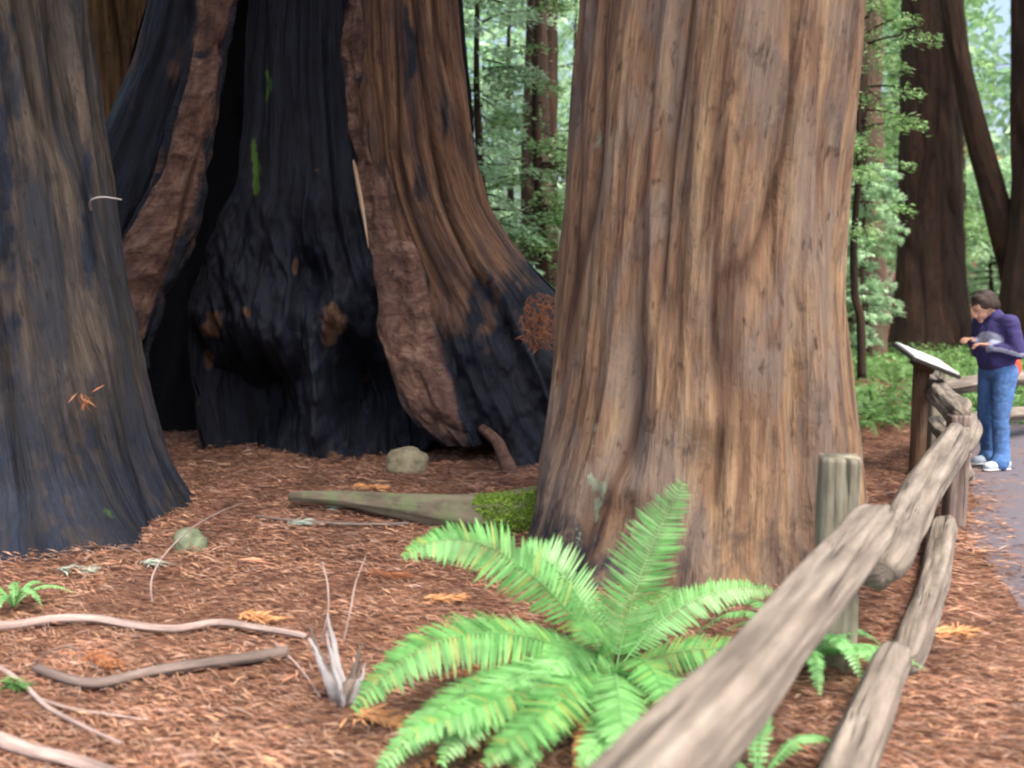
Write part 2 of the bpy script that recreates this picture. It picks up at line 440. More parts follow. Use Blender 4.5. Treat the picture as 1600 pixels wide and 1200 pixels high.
    o = mesh_obj(name, Vf, faces, mat, parent, uv=uvv, attrs=att)
    return o
def ell(px, py, cx, cy, rx, ry):
    j = fbm(px*.045+cx, py*.03, px*0, 4)-.5; k = fbm(px*.045, py*.03+cy, px*0+7, 4)-.5
    return np.clip(1.3-np.sqrt(((px-cx)/rx+j*2.2)**2+((py-cy)/ry+k*1.6)**2), 0, 1)
def front(T): return np.sin(T) < .35       # side of the trunk turned to the path

# ------------------------------------------------------------------ setting
def build_ground():
    a = np.linspace(-1, 1, 420); xs = np.sign(a)*(np.abs(a)**2.2*110+np.abs(a)*6)
    b = np.linspace(0, 1, 420); ys = -8 + b*22 + b**4*150
    X, Y = np.meshgrid(xs, ys); Z = gz(X, Y)
    V = np.stack([X, Y, Z], -1).reshape(-1, 3); n, m = X.shape
    i = np.arange(n*m).reshape(n, m)
    q = np.stack([i[:-1, :-1], i[:-1, 1:], i[1:, 1:], i[1:, :-1]], -1).reshape(-1, 4)
    tag(mesh_obj('ground', V, q, M['ground']), 'forest floor covered in reddish brown needles', 'ground', kind='structure')
    # path: left edge line, 2.3 m wide, bends away to the right
    t = np.linspace(-4, 9.2, 200)
    L = [( .5+.45*y, y) for y in t]
    for k in range(1, 60):
        d = math.radians(90-24.2-k*1.0); x, y = L[-1]; L.append((x+math.cos(d)*.3, y+math.sin(d)*.3))
    L = np.array(L); tn = np.gradient(L, axis=0); tn /= np.linalg.norm(tn, axis=1)[:, None]
    nr = np.stack([tn[:, 1], -tn[:, 0]], 1)
    wv = np.linspace(0, 1, 40); V = []
    s = np.arange(len(L))*.066
    e0 = (fbm(s*1.5, s*0, s*0+4, 4)-.5)*.35; e1 = (fbm(s*1.5, s*0+9, s*0+4, 4)-.5)*.35
    for i in range(len(L)):
        for wj in wv:
            p = L[i]+nr[i]*((1-wj)*e0[i]+wj*(2.3+e1[i])); V.append((p[0], p[1], 0))
    V = np.array(V); cr = np.tile(np.minimum(wv, 1-wv), len(L))
    V[:, 2] = gz(V[:, 0], V[:, 1])+.004+.02*np.minimum(cr*8, 1)
    i = np.arange(len(L)*40).reshape(len(L), 40)
    q = np.stack([i[:-1, :-1], i[:-1, 1:], i[1:, 1:], i[1:, :-1]], -1).reshape(-1, 4)
    tag(mesh_obj('path', V, q, M['path']), 'grey paved footpath with needle strewn edges', 'path', kind='structure')
build_ground()

def leaf_quads(pos, dirs, nrm, ln, wd):
    """diamond leaves: arrays -> verts, quads"""
    side = np.cross(dirs, nrm); side /= np.linalg.norm(side, axis=1)[:, None]+1e-9
    a = pos; c = pos+dirs*ln[:, None]
    m = pos+dirs*(ln*.45)[:, None]+nrm*(ln*.06)[:, None]
    b = m+side*(wd/2)[:, None]; d = m-side*(wd/2)[:, None]
    V = np.stack([a, b, c, d], 1).reshape(-1, 3)
    q = np.arange(len(V)).reshape(-1, 4)
    return V, q
def unit(v): return v/(np.linalg.norm(v, axis=-1, keepdims=True)+1e-9)

def build_litter():
    N = 230000
    # density falls with distance; nearly everything inside the view fan
    y = 1.6+ (R.random(N)**1.35)*11.5
    x = (R.random(N)*1.5-.8)*y + (R.random(N)-.5)*1.0
    pd = x-(.5+.45*y)
    keep = (pd < 0) | (R.random(N) < np.exp(-np.maximum(pd, 0)*4.5)*.9)
    x = x[keep]; y = y[keep]; n = len(x)
    z = gz(x, y)+.004+R.random(n)*.022
    ang = R.normal(-.35, .5, n) + (R.random(n) < .5)*math.pi
    d = unit(np.stack([np.cos(ang), np.sin(ang), R.normal(0, .16, n)], 1))
    nr = unit(np.stack([R.normal(0, .35, n), R.normal(0, .35, n), np.ones(n)], 1))
    ln = R.uniform(.025, .10, n)*(1+.3*(y > 5)); wd = R.uniform(.0025, .0075, n)*(1+.5*(y > 5)); bigp = R.random(n) < .02; wd = np.where(bigp, wd*2.6, wd); ln = np.where(bigp, ln*1.5, ln)
    V, q = leaf_quads(np.stack([x, y, z], 1), d, nr, ln, wd)
    tag(mesh_obj('needle_litter', V, q, M['litter'], smooth=False), 'reddish brown fallen needles and twigs carpeting the forest floor', 'leaf litter', kind='stuff')
build_litter()

# ------------------------------------------------------------------ the big redwood by the fence
t = thing('redwood_tree', (1.33, 5.75, 0), 'huge tan barked redwood standing right behind the fern and the rail fence', 'tree')
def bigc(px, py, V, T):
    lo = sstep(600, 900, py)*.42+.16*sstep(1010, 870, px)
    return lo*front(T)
def bigl(px, py, V, T):
    return np.maximum(ell(px, py, 925, 745, 26, 110)*.62, np.maximum(ell(px, py, 905, 845, 45, 60)*.45, ell(px, py, 932, 215, 14, 40)*.7))*front(T)
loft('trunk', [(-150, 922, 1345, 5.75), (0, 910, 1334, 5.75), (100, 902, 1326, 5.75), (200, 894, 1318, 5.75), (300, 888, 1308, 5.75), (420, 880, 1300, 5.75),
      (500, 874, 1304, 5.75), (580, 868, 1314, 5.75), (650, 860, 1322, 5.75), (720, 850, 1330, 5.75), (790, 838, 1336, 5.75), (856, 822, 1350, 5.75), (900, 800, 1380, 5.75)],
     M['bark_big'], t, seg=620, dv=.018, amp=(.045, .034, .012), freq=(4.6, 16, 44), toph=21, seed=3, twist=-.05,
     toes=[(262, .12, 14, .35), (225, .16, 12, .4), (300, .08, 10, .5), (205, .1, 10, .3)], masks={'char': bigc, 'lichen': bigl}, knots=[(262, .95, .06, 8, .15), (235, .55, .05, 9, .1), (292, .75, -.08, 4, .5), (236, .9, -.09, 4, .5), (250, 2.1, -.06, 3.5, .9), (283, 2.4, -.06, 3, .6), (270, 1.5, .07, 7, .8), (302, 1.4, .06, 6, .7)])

# ------------------------------------------------------------------ left trunk
t = thing('redwood_tree', (-3.9, 6.6, 0), 'scorched grey redwood with a wide flared base at the left edge of the clearing', 'tree')
def lc(px, py, V, T):
    return .30+.30*sstep(480, 800, py)+.4*ell(px, py, 10, 250, 30, 260)-.25*ell(px, py, 70, 200, 55, 260)+.35*ell(px, py, 135, 330, 14, 120)
def lm(px, py, V, T): return ell(px, py, 165, 800, 50, 30)*.45
loft('trunk', [(-150, -170, 104, 6.45), (0, -185, 110, 6.45), (120, -195, 126, 6.45), (220, -205, 138, 6.45), (300, -215, 153, 6.45), (400, -230, 168, 6.45), (500, -245, 188, 6.45),
     (600, -262, 210, 6.45), (700, -290, 238, 6.45), (760, -310, 262, 6.45), (798, -330, 285, 6.45), (840, -345, 300, 6.45)],
     M['bark_left'], t, seg=620, dv=.02, depth=lambda z: np.interp(z, [0, .35, 1.2, 5], [1.12, .9, .76, .68]), amp=(.07, .042, .014), freq=(4.2, 13, 40), toph=20, seed=8, twist=.06,
     toes=[(322, .34, 9, .2), (290, .36, 14, .22), (262, .25, 9, .25), (306, .26, 8, .2)], masks={'char': lc, 'moss': lm})

# ------------------------------------------------------------------ burned hollow tree
bt = thing('hollow_redwood', (-1.9, 9.6, 0), 'blackened fire hollowed redwood with a tall dark cave opening in its base', 'tree')
ones = lambda px, py, V, T: np.ones_like(px)
# dark chamber behind: thick curved wall
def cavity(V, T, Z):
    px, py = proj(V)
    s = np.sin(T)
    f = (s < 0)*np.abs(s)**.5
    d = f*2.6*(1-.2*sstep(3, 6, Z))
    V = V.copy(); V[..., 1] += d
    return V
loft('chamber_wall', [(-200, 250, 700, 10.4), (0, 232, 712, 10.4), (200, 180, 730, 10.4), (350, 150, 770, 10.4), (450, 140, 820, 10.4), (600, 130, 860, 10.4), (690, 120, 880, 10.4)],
     M['soot_shade'], bt, seg=260, dv=.04, depth=.95, amp=(.10, .05, .012), freq=(3, 9, 20), toph=22, seed=21, masks={'char': ones}, dent=cavity)
# left leg
def legc(px, py, V, T):
    c = .75*np.ones_like(px)
    for (x, y, rx, ry) in ((270, 110, 18, 40), (205, 90, 20, 60)): c = c-.35*ell(px, py, x, y, rx, ry)
    return c
loft('leg', [(-150, 262, 345, 8.9), (0, 243, 340, 8.9), (100, 222, 328, 8.9), (200, 182, 305, 8.9), (280, 145, 285, 8.9), (400, 110, 250, 8.9), (500, 90, 222, 8.9), (545, 80, 205, 8.9), (620, 70, 195, 8.9), (720, 40, 205, 8.9)],
     M['bark_burnt'], bt, seg=300, dv=.025, depth=.85, amp=(.07, .035, .012), freq=(5, 14, 40), toph=12, seed=5, masks={'char': legc})
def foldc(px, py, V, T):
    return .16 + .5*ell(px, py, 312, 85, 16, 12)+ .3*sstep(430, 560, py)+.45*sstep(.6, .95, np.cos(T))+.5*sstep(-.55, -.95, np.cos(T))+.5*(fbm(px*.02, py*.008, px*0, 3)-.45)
loft('bark_fold', [(-150, 318, 380, 8.5), (0, 312, 366, 8.5), (45, 306, 365, 8.5), (75, 290, 360, 8.5), (120, 286, 356, 8.5), (200, 258, 343, 8.5), (300, 225, 322, 8.5), (345, 208, 306, 8.5), (400, 184, 292, 8.5), (470, 172, 262, 8.45), (520, 176, 240, 8.45), (548, 186, 226, 8.4)],
     M['bark_fold'], bt, seg=300, dv=.016, depth=.5, amp=(.065, .035, .018), freq=(5, 14, 36), vf=(1.0, 3.5, 9), toph=12, zbot=.95, seed=6, masks={'char': foldc})
# middle charred wall
def midc(px, py, V, T):
    c = np.ones_like(px)
    for (x, y, rx, ry, a) in ((330, 500, 20, 30, .95), (322, 562, 13, 20, .95), (516, 500, 20, 40, .95), (385, 490, 10, 14, .8), (460, 415, 6, 20, .9), (520, 715, 14, 12, .9), (492, 265, 10, 6, .5), (310, 630, 12, 8, .6), (575, 590, 12, 20, .5)):
        c = c-a*ell(px, py, x, y, rx, ry)
    return c
def midm(px, py, V, T): return np.maximum(ell(px, py, 401, 265, 9, 45), .75*ell(px, py, 420, 130, 7, 30))
def midd(V, T, Z):
    px, py = proj(V); f = (np.sin(T) < 0).astype(float); V = V.copy()
    d = .6*np.exp(-((px-385)/85)**2-((py-665)/105)**2) + .7*np.exp(-((px-560)/40)**2-((py-640)/60)**2) + .08*sstep(2.6, .6, Z)+.45*sstep(420, 300, px)*sstep(430, 600, py)
    for (x, y, rx, ry, a) in ((487, 440, 28, 40, .35), (545, 560, 40, 55, .30), (410, 640, 60, 70, .25), (330, 660, 40, 90, .35), (500, 640, 16, 60, -.18), (350, 520, 22, 60, -.12), (520, 480, 22, 40, -.12), (430, 520, 40, 60, -.08), (560, 680, 26, 60, -.12)):
        d = d+a*np.exp(-((px-x)/rx)**2-((py-y)/ry)**2)
    rough = (fbm(V[..., 0]*3.2, V[..., 2]*1.5, V[..., 1]*0+4, 4)-.5)*.7*sstep(3.5, 1.2, Z)
    r2 = (1-np.abs(2*fbm(V[..., 0]*5.5+V[..., 2]*1.2, V[..., 2]*1.3, V[..., 1]*0+9, 3)-1))*.16*sstep(3.5, 1.5, Z)
    V[..., 1] += f*(d+rough-r2)
    return V
loft('charred_wall', [(-150, 402, 556, 9.15), (0, 402, 562, 9.15), (200, 394, 570, 9.15), (300, 378, 582, 9.15), (350, 352, 592, 9.15), (420, 326, 606, 9.15), (480, 306, 618, 9.15), (600, 300, 640, 9.15), (680, 312, 660, 9.15), (738, 330, 670, 9.15)],
     M['bark_burnt'], bt, seg=520, dv=.018, depth=.42, amp=(.07, .04, .014), freq=(4.2, 12, 34), toph=12, seed=9, masks={'char': midc, 'moss': midm}, dent=midd)
# right buttress
def rc(px, py, V, T):
    m1 = fbm(px*.016, py*.010, px*0+3, 4)-.5; m2 = fbm(px*.05, py*.018, px*0+8, 3)-.5
    c = sstep(400, 700, py+(px-650)*.75+m1*300)*.85 + .14 + m2*.7*sstep(300, 450, py)
    c = c+.5*ell(px, py, 640, 60, 14, 90)+.45*ell(px, py, 690, 200, 14, 60)+.4*ell(px, py, 655, 300, 12, 70)
    c = c-.75*ell(px, py, 735, 345, 22, 20)-.5*ell(px, py, 840, 490, 32, 45)-.35*ell(px, py, 660, 430, 30, 100)
    return c
def rmoss(px, py, V, T): return .22*ell(px, py, 740, 540, 60, 40)
def rdent(V, T, Z):
    px, py = proj(V); f = (np.sin(T) < .1).astype(float); V = V.copy()
    a = sstep(1.0, .55, np.sqrt(((px-720)/78)**2+((py-765)/95)**2))
    V[..., 1] += f*a*1.3
    V[..., 1] += f*(fbm(V[..., 0]*3, V[..., 2]*2, V[..., 1]*0, 4)-.5)*.35*sstep(2.6, 1.2, Z)
    return V
loft('buttress', [(-150, 545, 704, 9.3), (0, 550, 712, 9.3), (100, 552, 718, 9.3), (160, 554, 728, 9.3), (250, 562, 742, 9.3), (320, 572, 765, 9.3), (370, 580, 795, 9.3), (420, 590, 835, 9.3), (470, 600, 885, 9.3), (550, 618, 915, 9.3), (650, 640, 950, 9.3), (712, 650, 985, 9.3)],
     M['bark_burnt'], bt, seg=560, dv=.018, depth=lambda z: np.interp(z, [0, 1, 2.5, 5], [.95, .85, .6, .5]), amp=(.065, .035, .010), freq=(4.6, 14, 40), toph=12, seed=12,
     masks={'char': rc, 'moss': rmoss}, dent=rdent)
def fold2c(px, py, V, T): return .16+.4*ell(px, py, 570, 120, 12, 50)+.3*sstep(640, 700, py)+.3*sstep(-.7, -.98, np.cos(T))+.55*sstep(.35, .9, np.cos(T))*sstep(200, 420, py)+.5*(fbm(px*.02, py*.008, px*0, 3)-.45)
def fold2(V, T, Z):
    return V
loft('bark_fold', [(-150, 540, 640, 9.1), (0, 544, 635, 9.1), (60, 543, 632, 9.1), (85, 537, 636, 9.07), (120, 546, 640, 9.07), (200, 549, 646, 9.05), (300, 562, 658, 8.98), (400, 580, 676, 8.85), (480, 592, 690, 8.7), (550, 606, 706, 8.52), (600, 622, 722, 8.4), (640, 642, 728, 8.27), (670, 665, 742, 8.25), (692, 692, 750, 8.25), (702, 715, 748, 8.25)],
     M['bark_fold'], bt, seg=300, dv=.014, depth=.62, amp=(.06, .035, .018), freq=(5, 14, 36), vf=(1.0, 3.5, 9), toph=12, zbot=.24, seed=16, masks={'char': fold2c})
mb = MB(); tube(mb, spline([P(752, 668, 8.25), P(776, 690, 8.15), P(790, 720, 8.05), P(803, 745, 7.98), P(838, 772, 7.9)], 24), np.interp(np.linspace(0, 1, 24), [0, .3, .7, 1], [.04, .055, .075, .05]), 14, .25, 4)
o = mb.build('root', M['bark_fold'], bt, attrs=None)
mb = MB(); tube(mb, spline([P(552, 250, 8.62), P(560, 290, 8.58), P(568, 335, 8.54), P(576, 388, 8.45)], 16), np.interp(np.linspace(0, 1, 16), [0, .15, .6, 1], [.01, .035, .035, .008]), 10, .3, 2, flat=.6)
tag(mb.build('splinter', M['splinter'], bt), 'pale bare wood splinter')

# ------------------------------------------------------------------ behind left
t = thing('redwood_tree', (P(180, 400, 14).x, 14, 0), 'golden brown redwood trunk glimpsed between the grey trunk and the hollow tree', 'tree')
loft('trunk', [(-150, 95, 275, 14), (0, 90, 280, 14), (200, 85, 290, 14), (400, 75, 300, 14), (560, 60, 320, 14)], M['bark_gold'], t, seg=260, dv=.05, amp=(.07, .035, .01), toph=14, seed=31)

# ------------------------------------------------------------------ background trunks
def far_tree(keys, mat, label, seed, toph=22, seg=120, crown=None, name='redwood_tree', group=None, amp=(.05, .03, .01)):
    Y = keys[-1][3]; x = (P(keys[-1][1], 500, Y).x+P(keys[-1][2], 500, Y).x)/2
    t = thing(name, (x, Y, gzf(x, Y)), label, 'tree', group)
    loft('trunk', keys, mat, t, seg=seg, dv=.12, amp=amp, freq=(3, 9, 20), toph=toph, seed=seed, zbot=gzf(x, Y)-.4)
    if crown: crown(t, x, Y)
    return t
def sprays(root, x, y, z0, z1, rad, nb, mat, seed, leaf=.16, per=70, droop=.25, name='crown', arc=(0, 360), lw=.35):
    r = np.random.default_rng(seed); mbw = MB(); Vs = []; n = 0
    for i in range(nb):
        z = z0+(z1-z0)*r.random(); az = math.radians(arc[0]+(arc[1]-arc[0])*r.random())
        L = rad*(.55+.6*r.random())*(1-.35*(z-z0)/(z1-z0+.01))
        s = np.linspace(0, 1, 7)
        dx = math.cos(az); dy = math.sin(az)
        up = .25*(r.random()-.3)
        c = np.stack([x+dx*L*s, y+dy*L*s, z+L*(up*s-droop*s**2)], 1)
        if L > .8: tube(mbw, c, np.linspace(.012+.006*L, .003, 7), 4, cap=False)
        m = int(per*L*(.7+.6*r.random()))
        k = .12+.88*r.random(m)**.8
        pos = np.stack([np.interp(k, s, c[:, j]) for j in range(3)], 1)
        side = (r.random(m)*2-1)*L*.24*(1.15-k)
        pos += np.stack([-dy*side, dx*side, -np.abs(side)*.35+r.normal(0, .05*L, m)-.03], 1)
        sg = np.sign(side)[:, None]
        d = unit(np.array([[dx, dy, -.25]])*.7+np.array([[-dy, dx, -.25]])*sg*.9+r.normal(0, .3, (m, 3)))
        nr = unit(np.array([[0, 0, 1.0]])+r.normal(0, .45, (m, 3)))
        V, q = leaf_quads(pos, d, nr, leaf*(.6+.8*r.random(m)), leaf*lw*(.6+.8*r.random(m)))
        Vs.append(V)
    V = np.concatenate(Vs); q = np.arange(len(V)).reshape(-1, 4)
    o = mesh_obj(name, V, q, mat, root, smooth=False)
    if mbw.n: mbw.build('branches', M['bark_far'], o)
    return o

for nm, (cx_, cy_), sd_ in (('huge', (1.7, 5.75), 301), ('scorched', (-4.3, 6.45), 302), ('hollow', (-1.7, 10.4), 303)):
    rt = [o for o in C.objects if o.type == 'EMPTY' and nm in o.get('label', '') and o['category'] == 'tree'][0]
    sprays(rt, cx_, cy_, 10.5, 19.5, 6.5, 84, M['foliage_dark'], sd_, leaf=.42, per=26, lw=.45)  # crowns out of view, added to shade the near ground and trunks

far_tree([(-100, 1414, 1497, 26), (0, 1412, 1499, 26), (150, 1411, 1499, 26), (300, 1409, 1500, 26), (420, 1407, 1503, 26), (500, 1402, 1512, 26), (555, 1392, 1524, 26)],
         M['bark_far'], 'straight dark redwood trunk beyond the sign panel, left of the leaning trunk', 41, seg=200)
far_tree([(-150, 1440, 1472, 24), (0, 1470, 1501, 24), (100, 1486, 1516, 24), (200, 1507, 1541, 24), (300, 1532, 1570, 24), (400, 1558, 1602, 24), (480, 1575, 1640, 24), (560, 1582, 1660, 24)],
         M['bark_far'], 'slim dark trunk leaning left, above the person', 42, toph=9.5, amp=(.025, .012, .004))
far_tree([(-150, 1592, 1710, 23.2), (0, 1591, 1710, 23.2), (200, 1590, 1712, 23.2), (380, 1586, 1715, 23.2), (460, 1572, 1725, 23.2), (560, 1560, 1740, 23.2)],
         M['bark_far'], 'dark redwood at the right edge of the view, joined by the leaning trunk', 43)
far_tree([(-100, 1342, 1376, 22), (0, 1341, 1377, 22), (300, 1340, 1379, 22), (480, 1338, 1382, 22), (560, 1334, 1386, 22)],
         M['bark_mid'], 'pale pinkish brown trunk showing just right of the huge tan redwood', 44)
far_tree([(-100, 822, 852, 17), (0, 820, 853, 17), (300, 815, 856, 17), (480, 808, 862, 17), (600, 800, 870, 17)],
         M['bark_mid'], 'reddish brown trunk in the gap between hollow tree and huge tan redwood', 45)
far_tree([(-100, 842, 868, 23), (0, 842, 868, 23), (300, 839, 870, 23), (480, 836, 873, 23), (590, 832, 878, 23)],
         M['bark_far'], 'darker trunk deep in the gap, partly behind the reddish brown trunk', 46)
# others beyond, hidden or half hidden by the near trunks
k = 0
for px, wpx, Y, lab in ((640, 60, 24, 'brown redwood behind the hollow tree'), (1120, 90, 26, 'redwood hidden behind the huge tan redwood'), (960, 50, 19, 'slim redwood close behind the huge tan redwood'),
                        (1780, 120, 21, 'broad redwood far right beyond the footpath'), (460, 80, 21, 'redwood behind the burned chamber'), (-60, 110, 17, 'redwood behind the scorched grey tree'), (1250, 50, 32, 'distant redwood right of centre behind the huge trunk')):
    far_tree([(-100, px-wpx/2, px+wpx/2, Y), (200, px-wpx/2-2, px+wpx/2+2, Y), (450, px-wpx/2-5, px+wpx/2+5, Y), (560, px-wpx/2-12, px+wpx/2+12, Y)], M['bark_far'], lab, 60+k); k += 1

# sapling
t = thing('sapling', (P(1340, 500, 13).x, 13, 0), 'thin dark stemmed sapling right of the huge tan redwood, standing in green ferns', 'tree')
mb = MB(); tube(mb, spline([P(1346, 590, 13), P(1345, 500, 13), P(1336, 460, 13), P(1334, 380, 13), P(1342, 250, 13), P(1338, 100, 13), P(1345, -40, 13)], 40), np.linspace(.07, .03, 40), 8, .2, 3)
mb.build('trunk', M['bark_far'], t)
sprays(t, P(1340, 500, 13).x, 13, 2.6, 7.2, 1.15, 46, M['foliage'], 5, leaf=.085, per=150)

# understory trees: hemlock / bay saplings with layered sprays
US = [ # px, Y, z0, z1, rad, nb, per, leaf, mat, label
 (755, 15.0, 1.6, 8.5, 1.5, 60, 120, .12, 'foliage_hazed', 'feathery pale green young tree at the left of the gap beside the hollow tree'),
 (845, 15.6, 1.2, 8.5, 1.6, 60, 110, .12, 'foliage', 'feathery green young tree in front of the darker trunk in the gap'),
 (800, 24, 1.0, 12, 3.2, 70, 80, .17, 'foliage_hazed', 'pale green young tree deep in the gap behind the brown trunks'),
 (900, 26, 1.0, 12, 3.2, 70, 80, .17, 'foliage_hazed', 'pale green young tree deep in the gap, beside the huge tan redwood'),
 (1352, 20, .5, 4.6, .9, 80, 190, .12, 'foliage_hazed', 'low pale bluish green shrub left of the straight dark trunk'),
 (1310, 21, .5, 3.8, 1.0, 60, 170, .12, 'foliage_hazed', 'low pale bluish green shrub against the right side of the huge tan redwood'),
 (1400, 30, 3, 16, 3.6, 90, 70, .19, 'foliage', 'tall green young tree behind the straight dark trunk'),
 (1330, 33, 3, 17, 3.6, 90, 70, .19, 'foliage', 'tall green young tree behind the pale pinkish brown trunk'),
 (1545, 34, .8, 6.5, 3.6, 90, 80, .19, 'foliage_hazed', 'pale green bushy tree between the straight and leaning dark trunks'),
 (1650, 33, .8, 7.5, 2.6, 60, 70, .19, 'foliage_hazed', 'pale green bushy tree beyond the right edge trunk'),
 (1590, 42, 9.5, 22, 3.5, 34, 45, .24, 'foliage', 'tall thin crowned green tree whose gaps let the white sky through'),
 (1415, 40, 6, 20, 3.4, 70, 55, .24, 'foliage', 'tall green tree rising behind the straight dark trunk'),
 (1010, 30, 1, 14, 3.5, 60, 60, .2, 'foliage', 'green tree hidden behind the huge tan redwood'),
 (1200, 32, 1, 14, 3.5, 60, 60, .2, 'foliage', 'green tree behind the right half of the huge tan redwood'),
 (660, 27, 1, 14, 3.5, 60, 60, .2, 'foliage_dark', 'dark green tree behind the hollow redwood'),
 (470, 25, 1, 13, 3.5, 50, 60, .2, 'foliage_dark', 'dark green tree far behind the charred cave'),
 (190, 24, 1, 13, 3.2, 50, 60, .2, 'foliage_dark', 'dark green tree behind the golden brown trunk'),
 (1830, 30, 1, 14, 4, 60, 60, .2, 'foliage', 'green tree far right across the footpath'),
]
for i, (px, Y, z0, z1, rad, nb, per, leaf, mt, lab) in enumerate(US):
    x = P(px, 500, Y).x; g = gzf(x, Y)
    t = thing('young_tree' if z1 > 4 else 'shrub', (x, Y, g), lab, 'tree' if z1 > 4 else 'shrub')
    mb = MB(); tube(mb, spline([(x, Y, g-.2), (x+.1, Y, g+z0), (x-.1, Y+.1, g+(z0+z1)/2), (x, Y, g+z1)], 20), np.linspace(.045+.012*z1, .015, 20), 7, .2, i)
    mb.build('trunk', M['bark_far'], t)
    sprays(t, x, Y, g+z0, g+z1, rad, nb, M[mt], 100+i, leaf=leaf, per=per)
x = P(1530, 225, 30).x
t = thing('shrub', (x, 31, gzf(x, 31)), 'made-up shrub with warm light painted into its leaves, between the straight and leaning trunks', 'shrub')
mb = MB(); tube(mb, spline([(x, 31, gzf(x, 31)-.2), (x+.2, 31, 3), (x, 31, 7.2)], 12), np.linspace(.08, .02, 12), 6); mb.build('trunk', M['bark_far'], t)
sprays(t, x, 31, 6.3, 7.1, 1.7, 10, M['foliage_warm_light'], 8, leaf=.2, per=28)

# far woodland: one continuous mass
def woodland():
    N = 80000
    a = np.radians(R.uniform(-52, 58, N)); d = R.uniform(46, 62, N)
    x = np.sin(a)*d; y = np.cos(a)*d
    px = 800+F*x/y
    top = 19+9*fbm(x*.12, y*.12, x*0, 3)+3*fbm(x*.6, y*.6, x*0+5, 2)
    gap = np.exp(-((px-1548)/20)**2)*19+np.exp(-((px-765)/14)**2)*9
    z = gz(x, y)+R.random(N)**.9*(top-gap)
    cl = fbm(x*.35, y*.35, z*.45, 2)
    keep = cl > .38
    x, y, z = x[keep], y[keep], z[keep]; n = len(x)
    dr = unit(R.normal(0, 1, (n, 3))*np.array([1, 1, .6])); nr = unit(R.normal(0, .8, (n, 3))+np.array([0, -.5, .8]))
    V, q = leaf_quads(np.stack([x, y, z], 1), dr, nr, R.uniform(.4, 1.0, n), R.uniform(.22, .5, n))
    tag(mesh_obj('far_woodland', V, q, M['foliage_hazed'], smooth=False), 'mass of distant green woodland, paled to stand in for haze', 'woodland', kind='stuff')
woodland()

# ------------------------------------------------------------------ ferns
def frond(mb, base, ctrl, tip, wmax, npair, nrm, seed=0, lean=.25):
    r = random.Random(seed)
    n = 26; ts = np.linspace(0, 1, n)
    b0, c0, t0 = (np.array(tuple(v), float) for v in (base, ctrl, tip))
    cur = np.array([(1-u)**2*b0+2*u*(1-u)*c0+u*u*t0 for u in ts])
    tube(mb, cur, np.linspace(.0045, .0012, n), 5, cap=False)
    L = np.linalg.norm(np.diff(cur, axis=0), axis=1).sum()
    for i in range(npair):
        u = .10+.90*(i/(npair-1)); p = (1-u)**2*b0+2*u*(1-u)*c0+u*u*t0
        tg = 2*(1-u)*(c0-b0)+2*u*(t0-c0); tg /= np.linalg.norm(tg)
        nn = np.array(nrm, float); nn = nn-tg*nn.dot(tg); nn /= np.linalg.norm(nn)+1e-9
        s = np.cross(tg, nn)
        k = (u-.10)/.9
        w = wmax*min(1, .5+k*2.0)*max(.03, (1-max(0, k-.42)/.58))**.48
        for sg in (-1, 1):
            ln = w*(.78+.34*r.random())*(.45 if r.random() < .03 else 1); wd = min(.020, L/npair*.78)*(.5+.5*min(1, ln/wmax*1.6))
            d = s*sg+tg*(lean+.12*r.random())-nn*(.10+.15*r.random()); d /= np.linalg.norm(d)
            wv = np.cross(d, nn); wv /= np.linalg.norm(wv)
            rows = []; droop = .12*ln
            for (a, ww) in ((0, .55), (.3, 1), (.7, .75), (1, .05)):
                c = p+d*ln*a-nn*droop*a*a
                rows.append(c+wv*wd*ww*.5); rows.append(c-wv*wd*ww*.5)
            mb.add(rows, [(0, 1, 3, 2), (2, 3, 5, 4), (4, 5, 7, 6)])
B = P(962, 1075, 3.55); B.z = gzf(B.x, B.y)+.05
fern = thing('sword_fern', (B.x, B.y, gzf(B.x, B.y)), 'large bright green sword fern at the foot of the huge tan redwood', 'fern')
